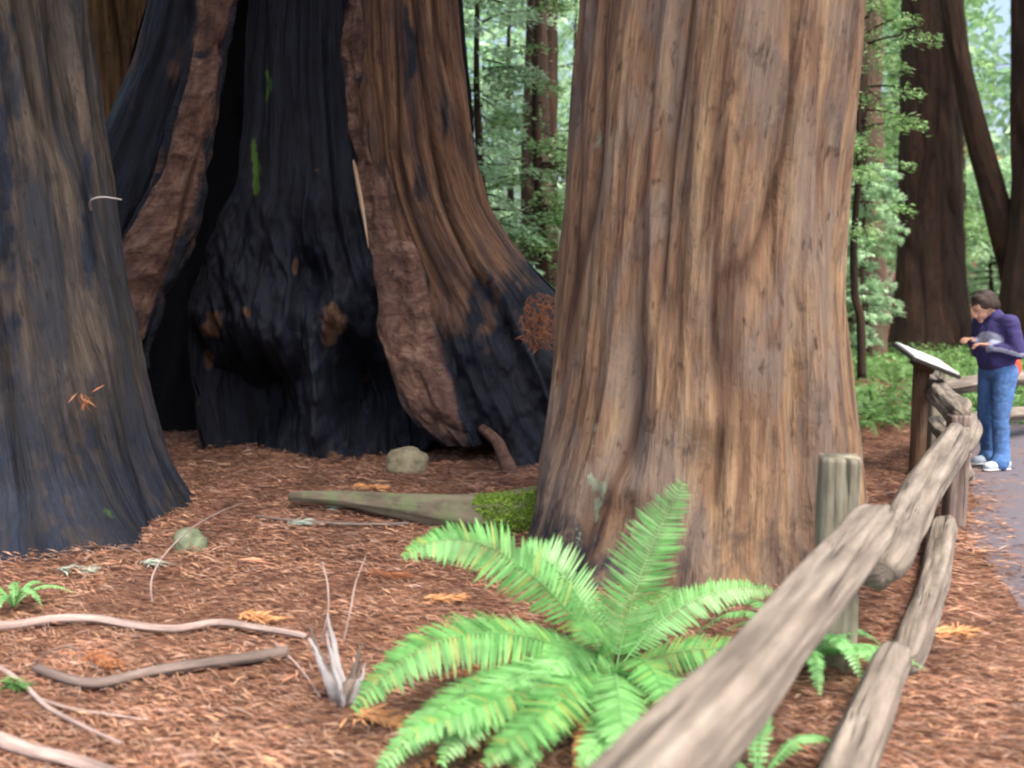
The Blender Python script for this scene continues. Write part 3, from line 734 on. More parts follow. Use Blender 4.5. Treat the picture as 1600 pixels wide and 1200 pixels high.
FR = [ # ctrl px,py,Y  tip px,py,Y  width  normal
 ((985, 900, 3.55), (1066, 757, 3.5), .168, (.1, -1, .25)),
 ((935, 930, 3.35), (905, 1000, 3.0), .12, (0, -.7, .7)),
 ((820, 1060, 2.8), (640, 1150, 2.7), .13, (-.2, -.5, .9)),
 ((900, 1060, 2.8), (760, 1190, 2.5), .13, (-.1, -.5, .9)),
 ((870, 1030, 3.2), (720, 1075, 2.95), .13, (-.1, -.5, .9)),
 ((1080, 1060, 3.2), (1185, 1120, 3.2), .10, (.2, -.4, .9)),
 ((990, 1090, 2.9), (905, 1195, 2.6), .11, (0, -.5, .9)),
 ((770, 770, 3.5), (632, 868, 3.35), .150, (-.25, -.75, .75)),
 ((865, 815, 3.65), (800, 882, 3.7), .140, (-.2, -.8, .6)),
 ((705, 900, 3.2), (555, 1105, 2.95), .165, (-.3, -.6, .8)),
 ((740, 1010, 3.0), (590, 1205, 2.75), .150, (-.3, -.5, .85)),
 ((1070, 890, 3.6), (1215, 925, 3.6), .105, (.15, -.55, .85)),
 ((1085, 985, 3.4), (1235, 1030, 3.3), .11, (.2, -.5, .8)),
 ((880, 1010, 2.9), (800, 1215, 2.55), .13, (0, -.6, .8)),
 ((960, 1040, 2.8), (985, 1220, 2.55), .12, (0, -.6, .8)),
 ((800, 990, 3.0), (690, 1190, 2.7), .14, (-.2, -.6, .8)),
 ((1050, 1040, 3.0), (1125, 1180, 2.8), .12, (.2, -.5, .8)),
 ((905, 900, 3.9), (880, 915, 4.2), .12, (0, -.3, 1)),
 ((1020, 900, 3.9), (1090, 925, 4.2), .11, (0, -.5, 1)),
 ((820, 960, 3.45), (700, 985, 3.3), .135, (-.1, -.4, .9)),
 ((900, 960, 3.2), (830, 1090, 2.95), .12, (-.1, -.6, .8)),
 ((1010, 980, 3.2), (1050, 1120, 2.95), .12, (.1, -.6, .8)),
]
for i, (c, tpt, wd, nr) in enumerate(FR):
    mb = MB(); frond(mb, B, P(*c), P(*tpt), wd, 52, nr, i); mb.build('frond', M['fern_deep' if i in (1, 2, 3, 4, 7, 9, 12, 13, 18, 21) else 'fern'], fern, smooth=False)

for i, (c, tpt) in enumerate([((880, 1075, 3.1), (770, 1120, 2.9)), ((1000, 1085, 3.1), (1080, 1165, 2.8)), ((860, 1100, 3.0), (640, 1205, 2.8)), ((930, 1100, 2.9), (900, 1215, 2.6)), ((1040, 1010, 3.7), (1120, 1020, 3.8)), ((850, 1010, 3.7), (690, 1060, 3.5))]):
    mb = MB(); frond(mb, B, P(*c), P(*tpt), .07, 30, (.1*i, -.4, .9), 90+i, .5); tag(mb.build('dead_frond', M['dry'], fern, smooth=False), 'dry brown dead frond')
def small_fern(x, y, L, nf, mat, label, seed, group=None, npair=26, hgt=.5):
    r = random.Random(seed); g = gzf(x, y)
    t = thing('fern', (x, y, g), label, 'fern', group)
    for i in range(nf):
        a = 2*math.pi*(i+r.random()*.6)/nf; l = L*(.75+.4*r.random()); hh = hgt*L*(.7+.6*r.random())
        b = (x, y, g+.02); c = (x+math.cos(a)*l*.45, y+math.sin(a)*l*.45, g+hh*1.5); tp = (x+math.cos(a)*l, y+math.sin(a)*l, g+hh*.45)
        mb = MB(); frond(mb, b, c, tp, .13*L, npair, (math.cos(a)*-.2, math.sin(a)*-.2, 1), seed*50+i); mb.build('frond', mat, t, smooth=False)
    return t
p1 = P(1258, 1070, 3.7); small_fern(p1.x, 3.72, .44, 16, M['fern'], 'small bright fern under the top rail, left of the near post', 4, npair=34)
p1 = P(1165, 1235, 2.9); small_fern(p1.x, 2.75, .32, 8, M['fern'], 'tiny fern at the bottom edge between the two near rails', 5, npair=24)
small_fern(-2.60, 4.50, .26, 7, M['fern'], 'tiny fern at the left edge by the pale branch', 6, npair=20)
proto = small_fern(0, 0, .8, 10, M['fern_far'], 'x', 7, 'ferns on the forest floor beyond the fence')
fl = [((1345, 13.5), 'fern growing around the foot of the sapling'), ((1375, 12.0), 'fern between sapling and sign panel'), ((1340, 10.2), 'fern nearest the right flank of the huge tan redwood'),
      ((1385, 10.8), 'fern just left of the sign panel'), ((1400, 15.5), 'fern at the left foot of the straight dark trunk'), ((1325, 16), 'fern behind the sapling against the tan redwood'),
      ((1465, 13), 'fern in front of the straight dark trunk'), ((1490, 17), 'fern at the right foot of the straight dark trunk'), ((1525, 15), 'fern behind the shoulder of the person'),
      ((1560, 18), 'fern at the foot of the leaning trunk'), ((1420, 18.5), 'distant fern seen above the sign panel'), ((1365, 19), 'distant fern behind the pale pinkish trunk'),
      ((860, 14), 'fern low in the gap beside the huge tan redwood'), ((830, 17), 'fern at the foot of the reddish brown trunk'), ((1640, 13), 'fern at the right edge behind the person'), ((1310, 12), 'fern tucked beside the tan redwood flank')]
for i, ((px, Y), lab) in enumerate(fl):
    o = proto if i == 0 else copy_tree(proto)
    x = P(px, 500, Y).x; o.location = (x, Y, gzf(x, Y)); o.rotation_euler.z = i*1.7; s = .8+.35*((i*37) % 10)/10; o.scale = (s, s, s*1.1); o['label'] = lab
# ground cover
def cover():
    N = 26000
    y = R.uniform(11, 27, N); px = R.uniform(1290, 1760, N); x = (px-800)/F*y
    k = (fbm(x*.5, y*.5, x*0, 2) > .40) & (x-(.5+.45*y) < 7)
    x, y = x[k], y[k]; n = len(x)
    z = gz(x, y)+R.random(n)**1.5*.38
    dr = unit(np.stack([R.normal(0, 1, n), R.normal(0, 1, n), R.normal(.3, .4, n)], 1)); nr = unit(np.stack([R.normal(0, .4, n), R.normal(-.2, .4, n), np.ones(n)], 1))
    V, q = leaf_quads(np.stack([x, y, z], 1), dr, nr, R.uniform(.06, .16, n), R.uniform(.03, .07, n))
    tag(mesh_obj('ground_cover', V, q, M['fern_far'], smooth=False), 'low green leafy plants carpeting the ground beyond the fence', 'plants', kind='stuff')
cover()

# ------------------------------------------------------------------ fence
fc = thing('split_rail_fence', (2.1, 4.8, 0), 'weathered split rail fence of round logs running beside the footpath', 'fence')
def round_rail(a, b, r0, r1, mat, seed, sag=.0, name='rail', seg=64):
    a = Vector(a); b = Vector(b); L = (b-a).length; n = int(L/.05)+2
    pts = []; rr = []
    for i in range(n):
        u = i/(n-1); p = a.lerp(b, u)
        p = p+Vector((0, 0, -sag*math.sin(u*math.pi)))+Vector(((float(vn(np.array([u*2.2+seed]), np.array([0.]), np.array([1.]))[0])-.5)*.05, 0, (float(vn(np.array([u*2.2+seed]), np.array([4.]), np.array([1.]))[0])-.5)*.04))
        e = min(u*L, (1-u)*L); k = .74+.26*min(1, e/.16)**.6 if e < .16 else 1
        pts.append(p); rr.append((r0+(r1-r0)*u)*k)
    mb = MB(); rf = random.Random(seed); fa = [(2*math.pi*(k+rf.random()*.5)/5, .84+.2*rf.random()) for k in range(5)]
    tube(mb, pts, rr, seg, .24, seed, facets=fa); return mb.build(name, mat, fc)
def post(x, y, h, r, mat, seed, name='post'):
    g = gzf(x, y); zs = list(np.linspace(-.3, h-.02, 22))+[h]
    mb = MB(); tube(mb, [(x+.004*math.sin(q*5), y, g+q) for q in zs], [r*(1.06-.06*q/h) for q in zs[:-1]]+[r*.95], 64, .14, seed, facets=[(.15+k*math.pi/2, .93) for k in range(4)])
    return mb.build(name, mat, fc)
pA = P(1313, 900, 3.75)
post(pA.x, 3.78, .93, .088, M['post'], 1)
B1 = P(1497, 720, 6.1); post(B1.x+.02, 6.15, .80, .075, M['branch_dark'], 2)
D1 = P(1462, 640, 9.1); post(D1.x, 9.1, .9, .085, M['post'], 3)
E1 = P(1640, 640, 10.6); post(E1.x, 10.6, .9, .085, M['post'], 4)
# a post behind the camera end
post(.0, 1.05, .88, .088, M['post'], 5)
round_rail(P(1372, 806, 3.62), P(1035, 1215, 1.72)+ (P(1035, 1215, 1.72)-P(1372, 806, 3.62))*.55, .082, .090, M['rail'], 3)
round_rail(P(1404, 1030, 3.42), P(1330, 1210, 2.68)+(P(1330, 1210, 2.68)-P(1404, 1030, 3.42))*2.2, .075, .08, M['rail'], 5)
round_rail(P(1376, 900, 3.62), P(1492, 682, 5.95), .10, .098, M['rail'], 8)
round_rail(P(1412, 1040, 3.62), P(1476, 820, 5.75), .072, .080, M['rail'], 11)
round_rail(P(1506, 652, 6.1), P(1452, 590, 9.0), .082, .08, M['rail'], 14)
round_rail(P(1508, 740, 6.2), P(1462, 655, 8.95), .07, .07, M['rail'], 17)
round_rail(P(1474, 604, 9.15), P(1640, 586, 10.5), .085, .085, M['rail'], 20)
round_rail(P(1478, 662, 9.15), P(1640, 640, 10.5), .08, .08, M['rail'], 23)
o = round_rail(P(1521, 655, 6.6), P(1500, 700, 5.95), .07, .07, M['rail'], 26, name='rail_stub')

# ------------------------------------------------------------------ information sign
sx = P(1438, 650, 8.0).x
sg_ = thing('information_sign', (sx, 8.0, 0), 'low brown information stand with a tilted glossy white panel inside the fence', 'sign')
mb = MB(); tube(mb, [(sx, 8.02, z) for z in np.linspace(-.2, 1.0, 16)], [.07]*16, 12, .05, 3); mb.build('post', M['postbrown'], sg_)
M['panel_frame'] = plain('panel_frame', (.035, .03, .028), .5, 60, .2)
M['laminate'] = NT('laminate')
s = M['laminate']; ob = s.t.nodes.new('ShaderNodeTexCoord').outputs['Object']
s.l(s.ramp(s.noise(ob, 9, 3, .6), [(.35, (.62, .66, .66, 1)), (.65, (.8, .84, .86, 1))]), s.b.inputs['Base Color']); s.b.inputs['Roughness'].default_value = .18; s.b.inputs['Specular IOR Level'].default_value = .8
M['laminate'] = s.m
def slab(name, c, ux, uy, un, hx, hy, hz, mat, parent, bev=.006):
    c, ux, uy, un = (Vector(v) for v in (c, ux, uy, un)); V = []
    import itertools
    me = bpy.data.meshes.new(name); import bmesh
    bm = bmesh.new(); bmesh.ops.create_cube(bm, size=1)
    bmesh.ops.scale(bm, vec=(hx*2, hy*2, hz*2), verts=bm.verts)
    bmesh.ops.bevel(bm, geom=bm.edges[:], offset=bev, segments=2, affect='EDGES')
    mt = Matrix((ux, uy, un)).transposed().to_4x4(); mt.translation = c
    bmesh.ops.transform(bm, matrix=mt, verts=bm.verts); bm.to_mesh(me); bm.free()
    me.materials.append(mat); o = bpy.data.objects.new(name, me); C.objects.link(o)
    o.parent = parent; o.matrix_parent_inverse = Matrix.Translation(-Vector(parent.location)); return o
pl = P(1412, 546, 8.0); pr = P(1482, 574, 8.0)
ux = (pr-pl).normalized(); uy = Vector((0, 1, 0)); un = ux.cross(uy).normalized()
if un.z < 0: un = -un
uy = un.cross(ux)
un2 = (un+Vector((0, -.22, 0))).normalized(); uy2 = un2.cross(ux).normalized()
cc = (pl+pr)/2; hw = (pr-pl).length/2
slab('panel_frame', cc-un2*.018, ux, uy2, un2, hw+.012, .27, .016, M['panel_frame'], sg_)
pn = slab('panel', cc+un2*.006, ux, uy2, un2, hw-.008, .25, .008, M['laminate'], sg_, .003)
slab('panel_bracket', cc-un2*.075-Vector((0, 0, .0)), ux, uy2, un2, .08, .10, .03, M['postbrown'], sg_)

# ------------------------------------------------------------------ ground things
def ground_pts(lst, lift):
    out = []
    for (px, py) in lst:
        # meet the flat ground
        v = (600-py)/F; dz = -sp+cp*v; dy = cp+sp*v; Y = -CAMZ*dy/dz
        p = P(px, py, Y); p.z = gzf(p.x, p.y)+lift; out.append(p)
    return out
def branch(name, pts, r0, r1, mat, label, cat='branch', lift=.02, seed=0, n=50, forks=(), rough=.25):
    pp = ground_pts(pts, lift+max(r0, r1)*.7)
    if forks is None: forks = ()
    base = pp[0].copy(); cur = spline(pp, n)
    mb = MB(); tube(mb, cur, np.linspace(r0, r1, n), 9, rough, seed)
    for (fp, a, b) in forks: tube(mb, spline(ground_pts(fp, lift+a*.7), 24), np.linspace(a, b, 24), 7, .2, seed+1)
    o = mb.build(name, mat); return tag(o, label, cat)
branch('fallen_branch', [(-30, 990), (30, 984), (80, 975), (150, 974), (210, 986), (275, 992), (340, 982), (400, 990), (450, 1000), (478, 1006)], .027, .012, M['branch'], 'long pale wavy branch lying across the left of the needle floor', seed=2)
branch('fallen_branch', [(58, 1062), (110, 1078), (160, 1080), (230, 1062), (300, 1048), (370, 1038), (450, 1026)], .018, .026, M['branch_dark'], 'dark crooked branch below the long pale wavy branch', seed=3)
branch('fallen_branch', [(-20, 1045), (30, 1078), (75, 1112), (130, 1140), (190, 1170)], .011, .007, M['branch'], 'thin forked pale branch at the lower left', seed=4, forks=[([(60, 1100), (110, 1112), (170, 1120), (230, 1130)], .007, .003)])
branch('fallen_branch', [(-60, 1150), (0, 1172), (50, 1188), (110, 1202), (180, 1230)], .030, .020, M['branch'], 'thick pale branch in the bottom left corner', seed=5)
branch('fallen_branch', [(400, 818), (470, 826), (560, 829), (640, 828)], .010, .012, M['branch_dark'], 'thin dark stick lying beside the end of the mossy log', seed=6)
branch('twig', [(430, 1010), (462, 1040), (484, 1070), (500, 1098)], .006, .003, M['branch'], 'thin curved twig beside the pale splintered stump', 'twig', seed=7)
branch('twig', [(160, 1060), (140, 1045), (110, 1020), (75, 1030), (45, 1055)], .005, .003, M['branch_dark'], 'looped thin twig between the pale and dark branches', 'twig', seed=9)
def arc_twig(pts, r, label, seed, mat='branch'):
    mb = MB(); tube(mb, spline([P(*p) for p in pts], 30), np.linspace(r, r*.5, 30), 6, .2, seed); return tag(mb.build('twig', M[mat]), label, 'twig')
arc_twig([(242, 960, 4.6), (236, 910, 4.65), (256, 868, 4.9), (300, 825, 5.3), (348, 798, 5.9), (380, 786, 6.6)], .006, 'thin arching twig curving past the flared grey root', 1)
arc_twig([(500, 1010, 4.0), (512, 960, 4.0), (512, 915, 4.05), (503, 878, 4.2)], .006, 'upright thin twig rising above the pale splintered stump, left of its pair', 2)
arc_twig([(535, 1010, 4.0), (548, 950, 4.1), (556, 910, 4.3), (572, 868, 4.8)], .005, 'upright thin twig leaning right above the pale splintered stump', 3)
arc_twig([(142, 328, 5.95), (142, 314, 5.85), (160, 308, 5.8), (190, 312, 5.9)], .008, 'tiny whitish curved twig stuck on the grey trunk', 4, 'pale')

# pale splintered stump
sb = P(535, 1125, 3.35); g = gzf(sb.x, 3.4)
st = thing('broken_stump', (sb.x, 3.4, g), 'short broken stump with pale silvery splinters beside the large fern', 'stump')
rs = np.random.default_rng(3); mb = MB()
tube(mb, [(sb.x+.01*k, 3.4, g-.06+.03*k) for k in range(6)], [.07, .066, .06, .058, .05, .03], 18, .4, 5)
mb.build('stub', M['branch_dark'], st)
for k in range(15):
    a = rs.uniform(0, 6.28); q = rs.uniform(.015, .055); h = rs.uniform(.09, .30)*(1.2 if math.cos(a) < 0 else .85)
    p0 = np.array([sb.x+math.cos(a)*q, 3.4+math.sin(a)*q, g+.01]); le = np.array([math.cos(a)*.05-.05*(h > .22), math.sin(a)*.04, h])
    mb = MB(); tube(mb, [p0+le*t_+np.array([rs.normal(0, .004), 0, 0]) for t_ in np.linspace(0, 1, 7)], np.array([.019, .018, .016, .014, .011, .007, .002])*rs.uniform(1.0, 1.6), 7, .5, k, flat=.6)
    mb.build('splinter', M['pale' if k % 3 else 'branch_dark'], st)

# mossy log
lg = thing('mossy_log', (-.9, 6.0, 0), 'old fallen log, mossy green at its right end against the huge redwood', 'log')
lp = [P(455, 838, 6.5), P(530, 838, 6.4), P(640, 830, 6.2), P(700, 826, 6.1), P(770, 820, 6.0), P(850, 812, 6.0), P(900, 812, 6.1)]
for q in lp: q.z = gzf(q.x, q.y)+.10
mb = MB(); tube(mb, spline(lp, 60), np.interp(np.linspace(0, 1, 60), [0, .2, .38, .6, 1], [.035, .06, .105, .14, .165]), 24, .3, 6); mb.build('trunk', M['log'], lg)
r = np.random.default_rng(4); cur = spline(lp, 60)
n = 22000; u = r.uniform(.5, 1, n); a = r.uniform(-.7, 3.4, n); i = (u*59).astype(int); c = cur[i]; rad = np.interp(u, [0, .2, .38, .6, 1], [.01, .03, .105, .14, .165])*1.04
pos = np.stack([c[:, 0]+r.normal(0, .02, n), c[:, 1]-np.cos(a)*rad, c[:, 2]+np.sin(a)*rad], 1)
kp = (u > .50+.36*fbm(pos[:, 0]*5, pos[:, 2]*7, pos[:, 1]*3, 3)); pos = pos[kp]; n = len(pos)
V, q = leaf_quads(pos, unit(r.normal(0, 1, (n, 3))+np.array([0, -.3, .6])), unit(r.normal(0, 1, (n, 3))), r.uniform(.012, .03, n), r.uniform(.008, .018, n))
mesh_obj('moss', V, q, M['moss'], lg, smooth=False)

def rock(name, c, sx_, sy_, sz_, mat, label, seed):
    import bmesh
    bm = bmesh.new(); bmesh.ops.create_icosphere(bm, subdivisions=4, radius=1)
    co = np.array([v.co[:] for v in bm.verts]); nn = fbm(co[:, 0]*1.4+seed, co[:, 1]*1.4, co[:, 2]*1.4, 4)
    for v, k in zip(bm.verts, nn): v.co *= .72+.56*k; v.co.x *= sx_; v.co.y *= sy_; v.co.z *= sz_
    me = bpy.data.meshes.new(name); bm.to_mesh(me); bm.free(); me.materials.append(mat)
    for p_ in me.polygons: p_.use_smooth = True
    o = bpy.data.objects.new(name, me); C.objects.link(o); o.location = c; return tag(o, label, 'stone')
q = P(638, 742, 7.75); rock('stone', (q.x, 7.75, gzf(q.x, 7.75)+.06), .19, .18, .15, M['stone'], 'pale tan stone lying at the mouth of the burned hollow', 2)
q = P(292, 840, 5.55); rock('stone', (q.x, 5.6, gzf(q.x, 5.6)+.03), .10, .1, .11, M['stone_green'], 'small greenish stone at the right tip of the flared grey root', 5)

# dry sprays on the buttress and on the floor
def dry_spray(px, py, Y, w_, h_, n, label, seed, mat='dry', name='dry_spray'):
    r = np.random.default_rng(seed); c = P(px, py, Y)
    a = r.random(n)*2*math.pi; q = r.random(n)**.5
    pos = np.stack([c.x+np.cos(a)*q*w_, c.y+r.normal(0, .05, n), c.z+np.sin(a)*q*h_], 1)
    d = unit(np.stack([r.normal(.1, .5, n), r.normal(0, .2, n), r.normal(-.5, .3, n)], 1)); nr = unit(r.normal(0, .5, (n, 3))+np.array([0, -1, .4]))
    V, f = leaf_quads(pos, d, nr, r.uniform(.04, .12, n), r.uniform(.006, .014, n))
    return tag(mesh_obj(name, V, f, M[mat], smooth=False), label, 'dead foliage')
dry_spray(843, 500, 8.02, .17, .26, 420, 'rusty orange dead foliage caught on the charred buttress beside the tan redwood', 3)
dry_spray(132, 618, 5.78, .03, .035, 16, 'small rusty spray caught on the grey flared trunk', 4)

def floor_spray(px, py, w_, n, label, seed, mat='dry'):
    r = np.random.default_rng(seed); n = int(n*1.6); c = ground_pts([(px, py)], .0)[0]; ang0 = r.uniform(-.6, .3)
    u = r.uniform(-1, 1, n)*w_; v = r.uniform(-.3, .3, n)*w_
    x = c.x+u*math.cos(ang0)-v*math.sin(ang0); y = c.y+u*math.sin(ang0)+v*math.cos(ang0)
    a = ang0+r.normal(0, .5, n); d = unit(np.stack([np.cos(a), np.sin(a), r.normal(.05, .12, n)], 1)); nr = unit(np.stack([r.normal(0, .3, n), r.normal(-.2, .3, n), np.ones(n)], 1))
    V, f = leaf_quads(np.stack([x, y, gz(x, y)+.02+r.random(n)*.02], 1), d, nr, r.uniform(.05, .11, n), r.uniform(.005, .013, n))
    return tag(mesh_obj('fallen_spray', V, f, M[mat], smooth=False), label, 'dead foliage' if mat != 'fern_deep' else 'sprig')
M['dry_light'] = leaf_mat('dry_light', [(.45, .22, .10, 1), (.60, .33, .16, 1)], .1, .8, .2)
M['lichen'] = leaf_mat('lichen', [(.25, .30, .24, 1), (.38, .43, .38, 1)], .1, .8, .2)
for px, py, w_, n_, lab, mt in ((572, 780, .13, 60, 'bright orange dead spray on the floor in front of the tan stone', 'dry_light'), (400, 970, .10, 60, 'orange dead spray touching the long pale wavy branch', 'dry_light'),
    (585, 1135, .10, 70, 'orange dead spray between splintered stump and large fern', 'dry_light'), (115, 897, .10, 40, 'pale dead spray below the flared grey root', 'lichen'), (462, 829, .06, 40, 'pale lichen tuft at the thin end of the mossy log', 'lichen'),
    (525, 808, .08, 30, 'pale lichen fleck behind the mossy log', 'lichen'), (235, 886, .05, 30, 'small green lichen fleck below the small greenish stone', 'lichen'), (690, 945, .10, 40, 'pale orange spray behind the left frond of the large fern', 'dry_light'),
    (150, 1040, .10, 50, 'brown dead spray between the pale and dark branches', 'dry'), (1480, 1000, .10, 60, 'pale orange spray on the floor right of the lower rail', 'dry_light'),
    (250, 780, .18, 90, 'rusty spray at the mouth of the cave beside the grey root', 'dry'), (600, 905, .12, 60, 'rusty dead spray above the leftmost frond tip', 'dry'), (12, 1085, .05, 30, 'small green sprig at the left edge under the thin forked branch', 'fern_deep')):
    floor_spray(px, py, w_, n_, lab, int(px), mt)

# ------------------------------------------------------------------ person
def capsule(mb, a, b, ra, rb, seg=14, fl=1.0):
    a = np.array(a, float); b = np.array(b, float); ax = b-a; L = np.linalg.norm(ax); ax = ax/(L+1e-9)
    ref = np.array([0, 1.0, 0]) if abs(ax[1]) < .9 else np.array([1.0, 0, 0])
    s1 = np.cross(ax, ref); s1 /= np.linalg.norm(s1); s2 = np.cross(ax, s1)
    rows = []
    for t_ in np.linspace(-math.pi/2, 0, 5): rows.append((a+ax*ra*math.sin(t_), ra*math.cos(t_)))
    for t_ in np.linspace(0, math.pi/2, 5): rows.append((b+ax*rb*math.sin(t_), rb*math.cos(t_)))
    V = []; th = np.linspace(0, 2*math.pi, seg, endpoint=False)
    for c, r_ in rows: V.append(c+np.outer(np.cos(th)*max(r_, 1e-4), s1)+np.outer(np.sin(th)*max(r_, 1e-4)*fl, s2))
    f = [(i*seg+j, i*seg+(j+1) % seg, (i+1)*seg+(j+1) % seg, (i+1)*seg+j) for i in range(len(rows)-1) for j in range(seg)]
    f.append(tuple(range(seg))[::-1]); f.append(tuple(range((len(rows)-1)*seg, len(rows)*seg)))
    mb.add(np.concatenate(V), f)
def ellip(mb, c, rx, ry, rz, rot=None):
    u = np.linspace(0, 2*math.pi, 20, endpoint=False); v = np.linspace(-math.pi/2+.01, math.pi/2-.01, 12); V = []
    for b in v:
        for a in u: V.append(((math.cos(a)*math.cos(b))*rx, math.sin(a)*math.cos(b)*ry, math.sin(b)*rz))
    V = np.array(V)
    if rot is not None: V = V @ np.array(Matrix.Rotation(rot, 3, 'Y')).T
    V = V+np.array(c)
    f = [(i*20+j, i*20+(j+1) % 20, (i+1)*20+(j+1) % 20, (i+1)*20+j) for i in range(11) for j in range(20)]
    f.append(tuple(range(20))[::-1]); f.append(tuple(range(220, 240)))
    mb.add(V, f)
def fuse(mb, name, mat, parent, vox=.008, smooth=4, wr=0.0):
    o = mesh_obj(name, np.concatenate(mb.v), mb.f, mat)
    m = o.modifiers.new('r', 'REMESH'); m.mode = 'VOXEL'; m.voxel_size = vox
    m = o.modifiers.new('s', 'SMOOTH'); m.iterations = smooth; m.factor = .6
    dg = bpy.context.evaluated_depsgraph_get(); me = bpy.data.meshes.new_from_object(o.evaluated_get(dg))
    o.modifiers.clear(); o.data = me; me.materials.clear(); me.materials.append(mat)
    n = len(me.vertices); co = np.empty(n*3, np.float32); me.vertices.foreach_get('co', co); co = co.reshape(-1, 3).astype(float)
    if wr:
        no = np.empty(n*3, np.float32); me.vertices.foreach_get('normal', no); no = no.reshape(-1, 3)
        k = (1-np.abs(2*fbm(co[:, 0]*9, co[:, 1]*9, co[:, 2]*16, 3)-1)-.5)*wr
        co = co+no*k[:, None]; me.vertices.foreach_set('co', co.astype(np.float32).ravel()); me.update()
    me.polygons.foreach_set('use_smooth', np.ones(len(me.polygons), bool))
    o.parent = parent; return o, co
def color_attr(o, name, vals):
    at = o.data.attributes.new(name, 'FLOAT', 'POINT'); at.data.foreach_set('value', np.asarray(vals, np.float32))
M['skin'] = plain('skin', (.36, .21, .155), .55, 60, .1)
M['hair'] = plain('hair', (.035, .022, .018), .6, 90, .4, bump=.8, bd=.01)
M['jeans'] = plain('jeans', (.06, .14, .33), .85, 30, .35, bump=.4)
M['shoe'] = plain('shoe', (.36, .43, .50), .7, 30, .25)
M['sole'] = plain('sole', (.55, .55, .55), .7, 30, .2)
M['undershirt'] = plain('undershirt', (.75, .08, .04), .8, 40, .2)
s = NT('sweatshirt'); ob = s.t.nodes.new('ShaderNodeTexCoord').outputs['Object']
cl_ = s.mix(s.ramp(s.attr('print'), [(.4, G1(0)), (.6, G1(1))]), (.030, .024, .115, 1), (.27, .30, .42, 1))
cl_ = s.mix(.5, cl_, s.ramp(s.noise(ob, 12, 4, .6), [(.3, G1(.6)), (.7, G1(1.3))]), 'MULTIPLY')
s.l(cl_, s.b.inputs['Base Color']); s.b.inputs['Roughness'].default_value = .9; s.bump(s.noise(ob, 14, 4, .6), .5, .02)
M['sweatshirt'] = s.m
X0 = P(1549, 700, 8.25).x
per = thing('person', (X0, 8.25, gzf(X0, 8.25)+.024), 'person in purple sweatshirt and blue jeans looking down at the sign', 'person')
# local frame: +x forward, +y person's left, z up
hipL, hipR = (-.03, .09, .90), (-.03, -.09, .90)
knL, knR = (.03, .12, .49), (-.02, -.11, .49)
anL, anR = (.02, .15, .09), (-.10, -.13, .09)
shL, shR = (.03, .17, 1.36), (.03, -.17, 1.36)
elL, elR = (-.02, .235, 1.09), (.0, -.225, 1.08)
wrL, wrR = (.185, .09, 1.16), (.20, -.08, 1.20)
neck, head = (.06, 0, 1.43), (.135, 0, 1.555)
mb = MB()
capsule(mb, (-.03, 0, .95), (.0, 0, 1.27), .105, .115); capsule(mb, shL, shR, .06, .06); capsule(mb, (.0, 0, 1.30), neck, .08, .055); capsule(mb, neck, (.10, 0, 1.50), .055, .055)
for h_, k_, a_ in ((hipL, knL, anL), (hipR, knR, anR)): capsule(mb, h_, k_, .088, .055); capsule(mb, k_, a_, .055, .036); capsule(mb, a_, (a_[0]+.12, a_[1], .04), .038, .032)
for s_, e_, w_ in ((shL, elL, wrL), (shR, elR, wrR)): capsule(mb, s_, e_, .048, .038); capsule(mb, e_, w_, .036, .024)
hp = .45   # head pitch
k0 = len(mb.v)
ellip(mb, head, .098, .074, .108, hp*.55); ellip(mb, (.175, 0, 1.50), .062, .055, .06, hp)
capsule(mb, (.232, 0, 1.530), (.247, 0, 1.500), .010, .016)         # nose
capsule(mb, (.214, -.022, 1.466), (.214, .022, 1.466), .010, .010)   # lips
ellip(mb, (.205, 0, 1.437), .022, .024, .018)                       # chin
for sy in (-1, 1):
    ellip(mb, (.125, sy*.076, 1.535), .020, .010, .030, .4)         # ear
    capsule(mb, (.222, sy*.018, 1.565), (.212, sy*.045, 1.567), .008, .007)   # brow
def nod(mb, k0, piv=(.05, 0, 1.44), ang=.42):
    m = np.array(Matrix.Rotation(ang, 3, 'Y')); p = np.array(piv)
    for i in range(k0, len(mb.v)): mb.v[i] = (mb.v[i]-p) @ m.T + p
def hand(mb, w_, dirx, sgn):
    w_ = np.array(w_); d = np.array(dirx, float); d /= np.linalg.norm(d); sd = np.array([0, 1.0, 0])-d*d[1]; sd /= np.linalg.norm(sd); up = np.cross(d, sd)
    for k_ in (-.024, -.008, .008, .024): capsule(mb, w_+sd*k_*.6, w_+d*.075+sd*k_, .015, .012, 10)
    for j, (k_, L_) in enumerate(((-.029, .062), (-.010, .074), (.010, .079), (.029, .070))):
        b_ = w_+d*.082+sd*k_; c_ = b_+(d*.8-up*.45*1)*L_*.5+sd*k_*.08; e_ = c_+(d*.35-up*.9)*L_*.5
        capsule(mb, b_, c_, .0090, .0085, 8); capsule(mb, c_, e_, .0085, .007, 8)
    b_ = w_+d*.022+sd*.026*sgn; c_ = b_+(d*.5+sd*.75*sgn-up*.2)*.042; e_ = c_+(d*.85-up*.35)*.034
    capsule(mb, b_, c_, .012, .010, 8); capsule(mb, c_, e_, .010, .008, 8)
nod(mb, k0)
hand(mb, wrL, (.9, -.35, .1), -1); hand(mb, wrR, (.95, .2, .15), 1)
body, _ = fuse(mb, 'body', M['skin'], per, .0065, 2)
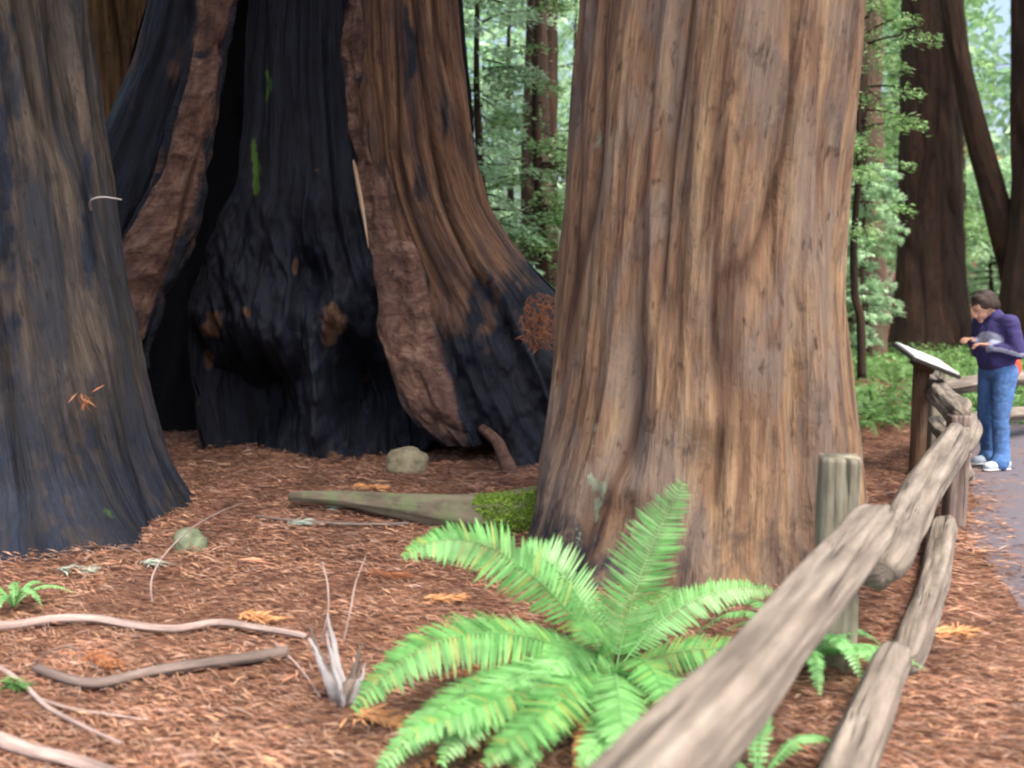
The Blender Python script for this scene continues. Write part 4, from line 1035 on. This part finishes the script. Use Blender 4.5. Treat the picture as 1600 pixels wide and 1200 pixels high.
# hair
mb = MB(); ellip(mb, (.108, 0, 1.595), .112, .088, .094, hp*.55); ellip(mb, (.045, 0, 1.555), .062, .078, .095, .3); ellip(mb, (.165, .0, 1.635), .055, .065, .040, .9)
for sy in (-1, 1): ellip(mb, (.095, sy*.070, 1.56), .045, .018, .05, .3)
nod(mb, 0)
fuse(mb, 'hair', M['hair'], per, .008, 2, .02)
# sweatshirt
mb = MB(); capsule(mb, (-.015, .03, 1.02), (.0, .04, 1.26), .155, .160); capsule(mb, (-.015, -.03, 1.02), (.0, -.04, 1.26), .155, .160)
capsule(mb, (.0, .09, 1.30), (.0, -.09, 1.30), .125, .125); capsule(mb, shL, shR, .078, .078); capsule(mb, (.01, 0, 1.34), (.05, 0, 1.42), .12, .078)
for s_, e_, w_ in ((shL, elL, wrL), (shR, elR, wrR)):
    w2 = tuple(np.array(e_)+(np.array(w_)-np.array(e_))*.86); capsule(mb, s_, e_, .078, .062); capsule(mb, e_, w2, .060, .044)
sw, co = fuse(mb, 'sweatshirt', M['sweatshirt'], per, .012, 4, .014)
pr_ = np.maximum(np.clip(1.5-np.sqrt(((co[:, 2]-1.205)/.075)**2+((co[:, 1]-.05)/.12)**2), 0, 1)*(co[:, 0] > .08), 0)
stripe = (np.abs(co[:, 2]-1.085-.04*np.sin(co[:, 1]*12)) < .022)*((co[:, 0] > -.02))*(co[:, 1] > .04)
color_attr(sw, 'print', np.maximum(pr_, stripe))
mb = MB(); capsule(mb, (-.065, .04, .945), (-.055, .04, .98), .14, .14); capsule(mb, (-.065, -.04, .945), (-.055, -.04, .98), .14, .14); fuse(mb, 'undershirt_hem', M['undershirt'], per, .012, 2)
mb = MB(); capsule(mb, (-.03, .055, .93), (-.03, -.055, .93), .130, .130)
for h_, k_, a_ in ((hipL, knL, anL), (hipR, knR, anR)):
    capsule(mb, h_, k_, .106, .072); capsule(mb, k_, (a_[0], a_[1], .13), .072, .070); capsule(mb, (a_[0], a_[1], .14), (a_[0]+.02, a_[1], .075), .072, .080)
fuse(mb, 'jeans', M['jeans'], per, .009, 3, .012)
for a_ in (anL, anR):
    mb = MB(); capsule(mb, (a_[0]-.05, a_[1], .055), (a_[0]+.16, a_[1]+.01, .045), .048, .040); capsule(mb, (a_[0]-.02, a_[1], .06), (a_[0]+.05, a_[1], .075), .05, .045)
    sh, _ = fuse(mb, 'shoe', M['shoe'], per, .008, 3)
    mb = MB(); capsule(mb, (a_[0]-.05, a_[1], .014), (a_[0]+.165, a_[1]+.01, .014), .05, .043, 16, 1.0)
    v = mb.v[0]; v[:, 2] = .014+(v[:, 2]-.014)*.27
    so_, _ = fuse(mb, 'sole', M['sole'], sh, .008, 1)
per.rotation_euler.z = math.radians(194)
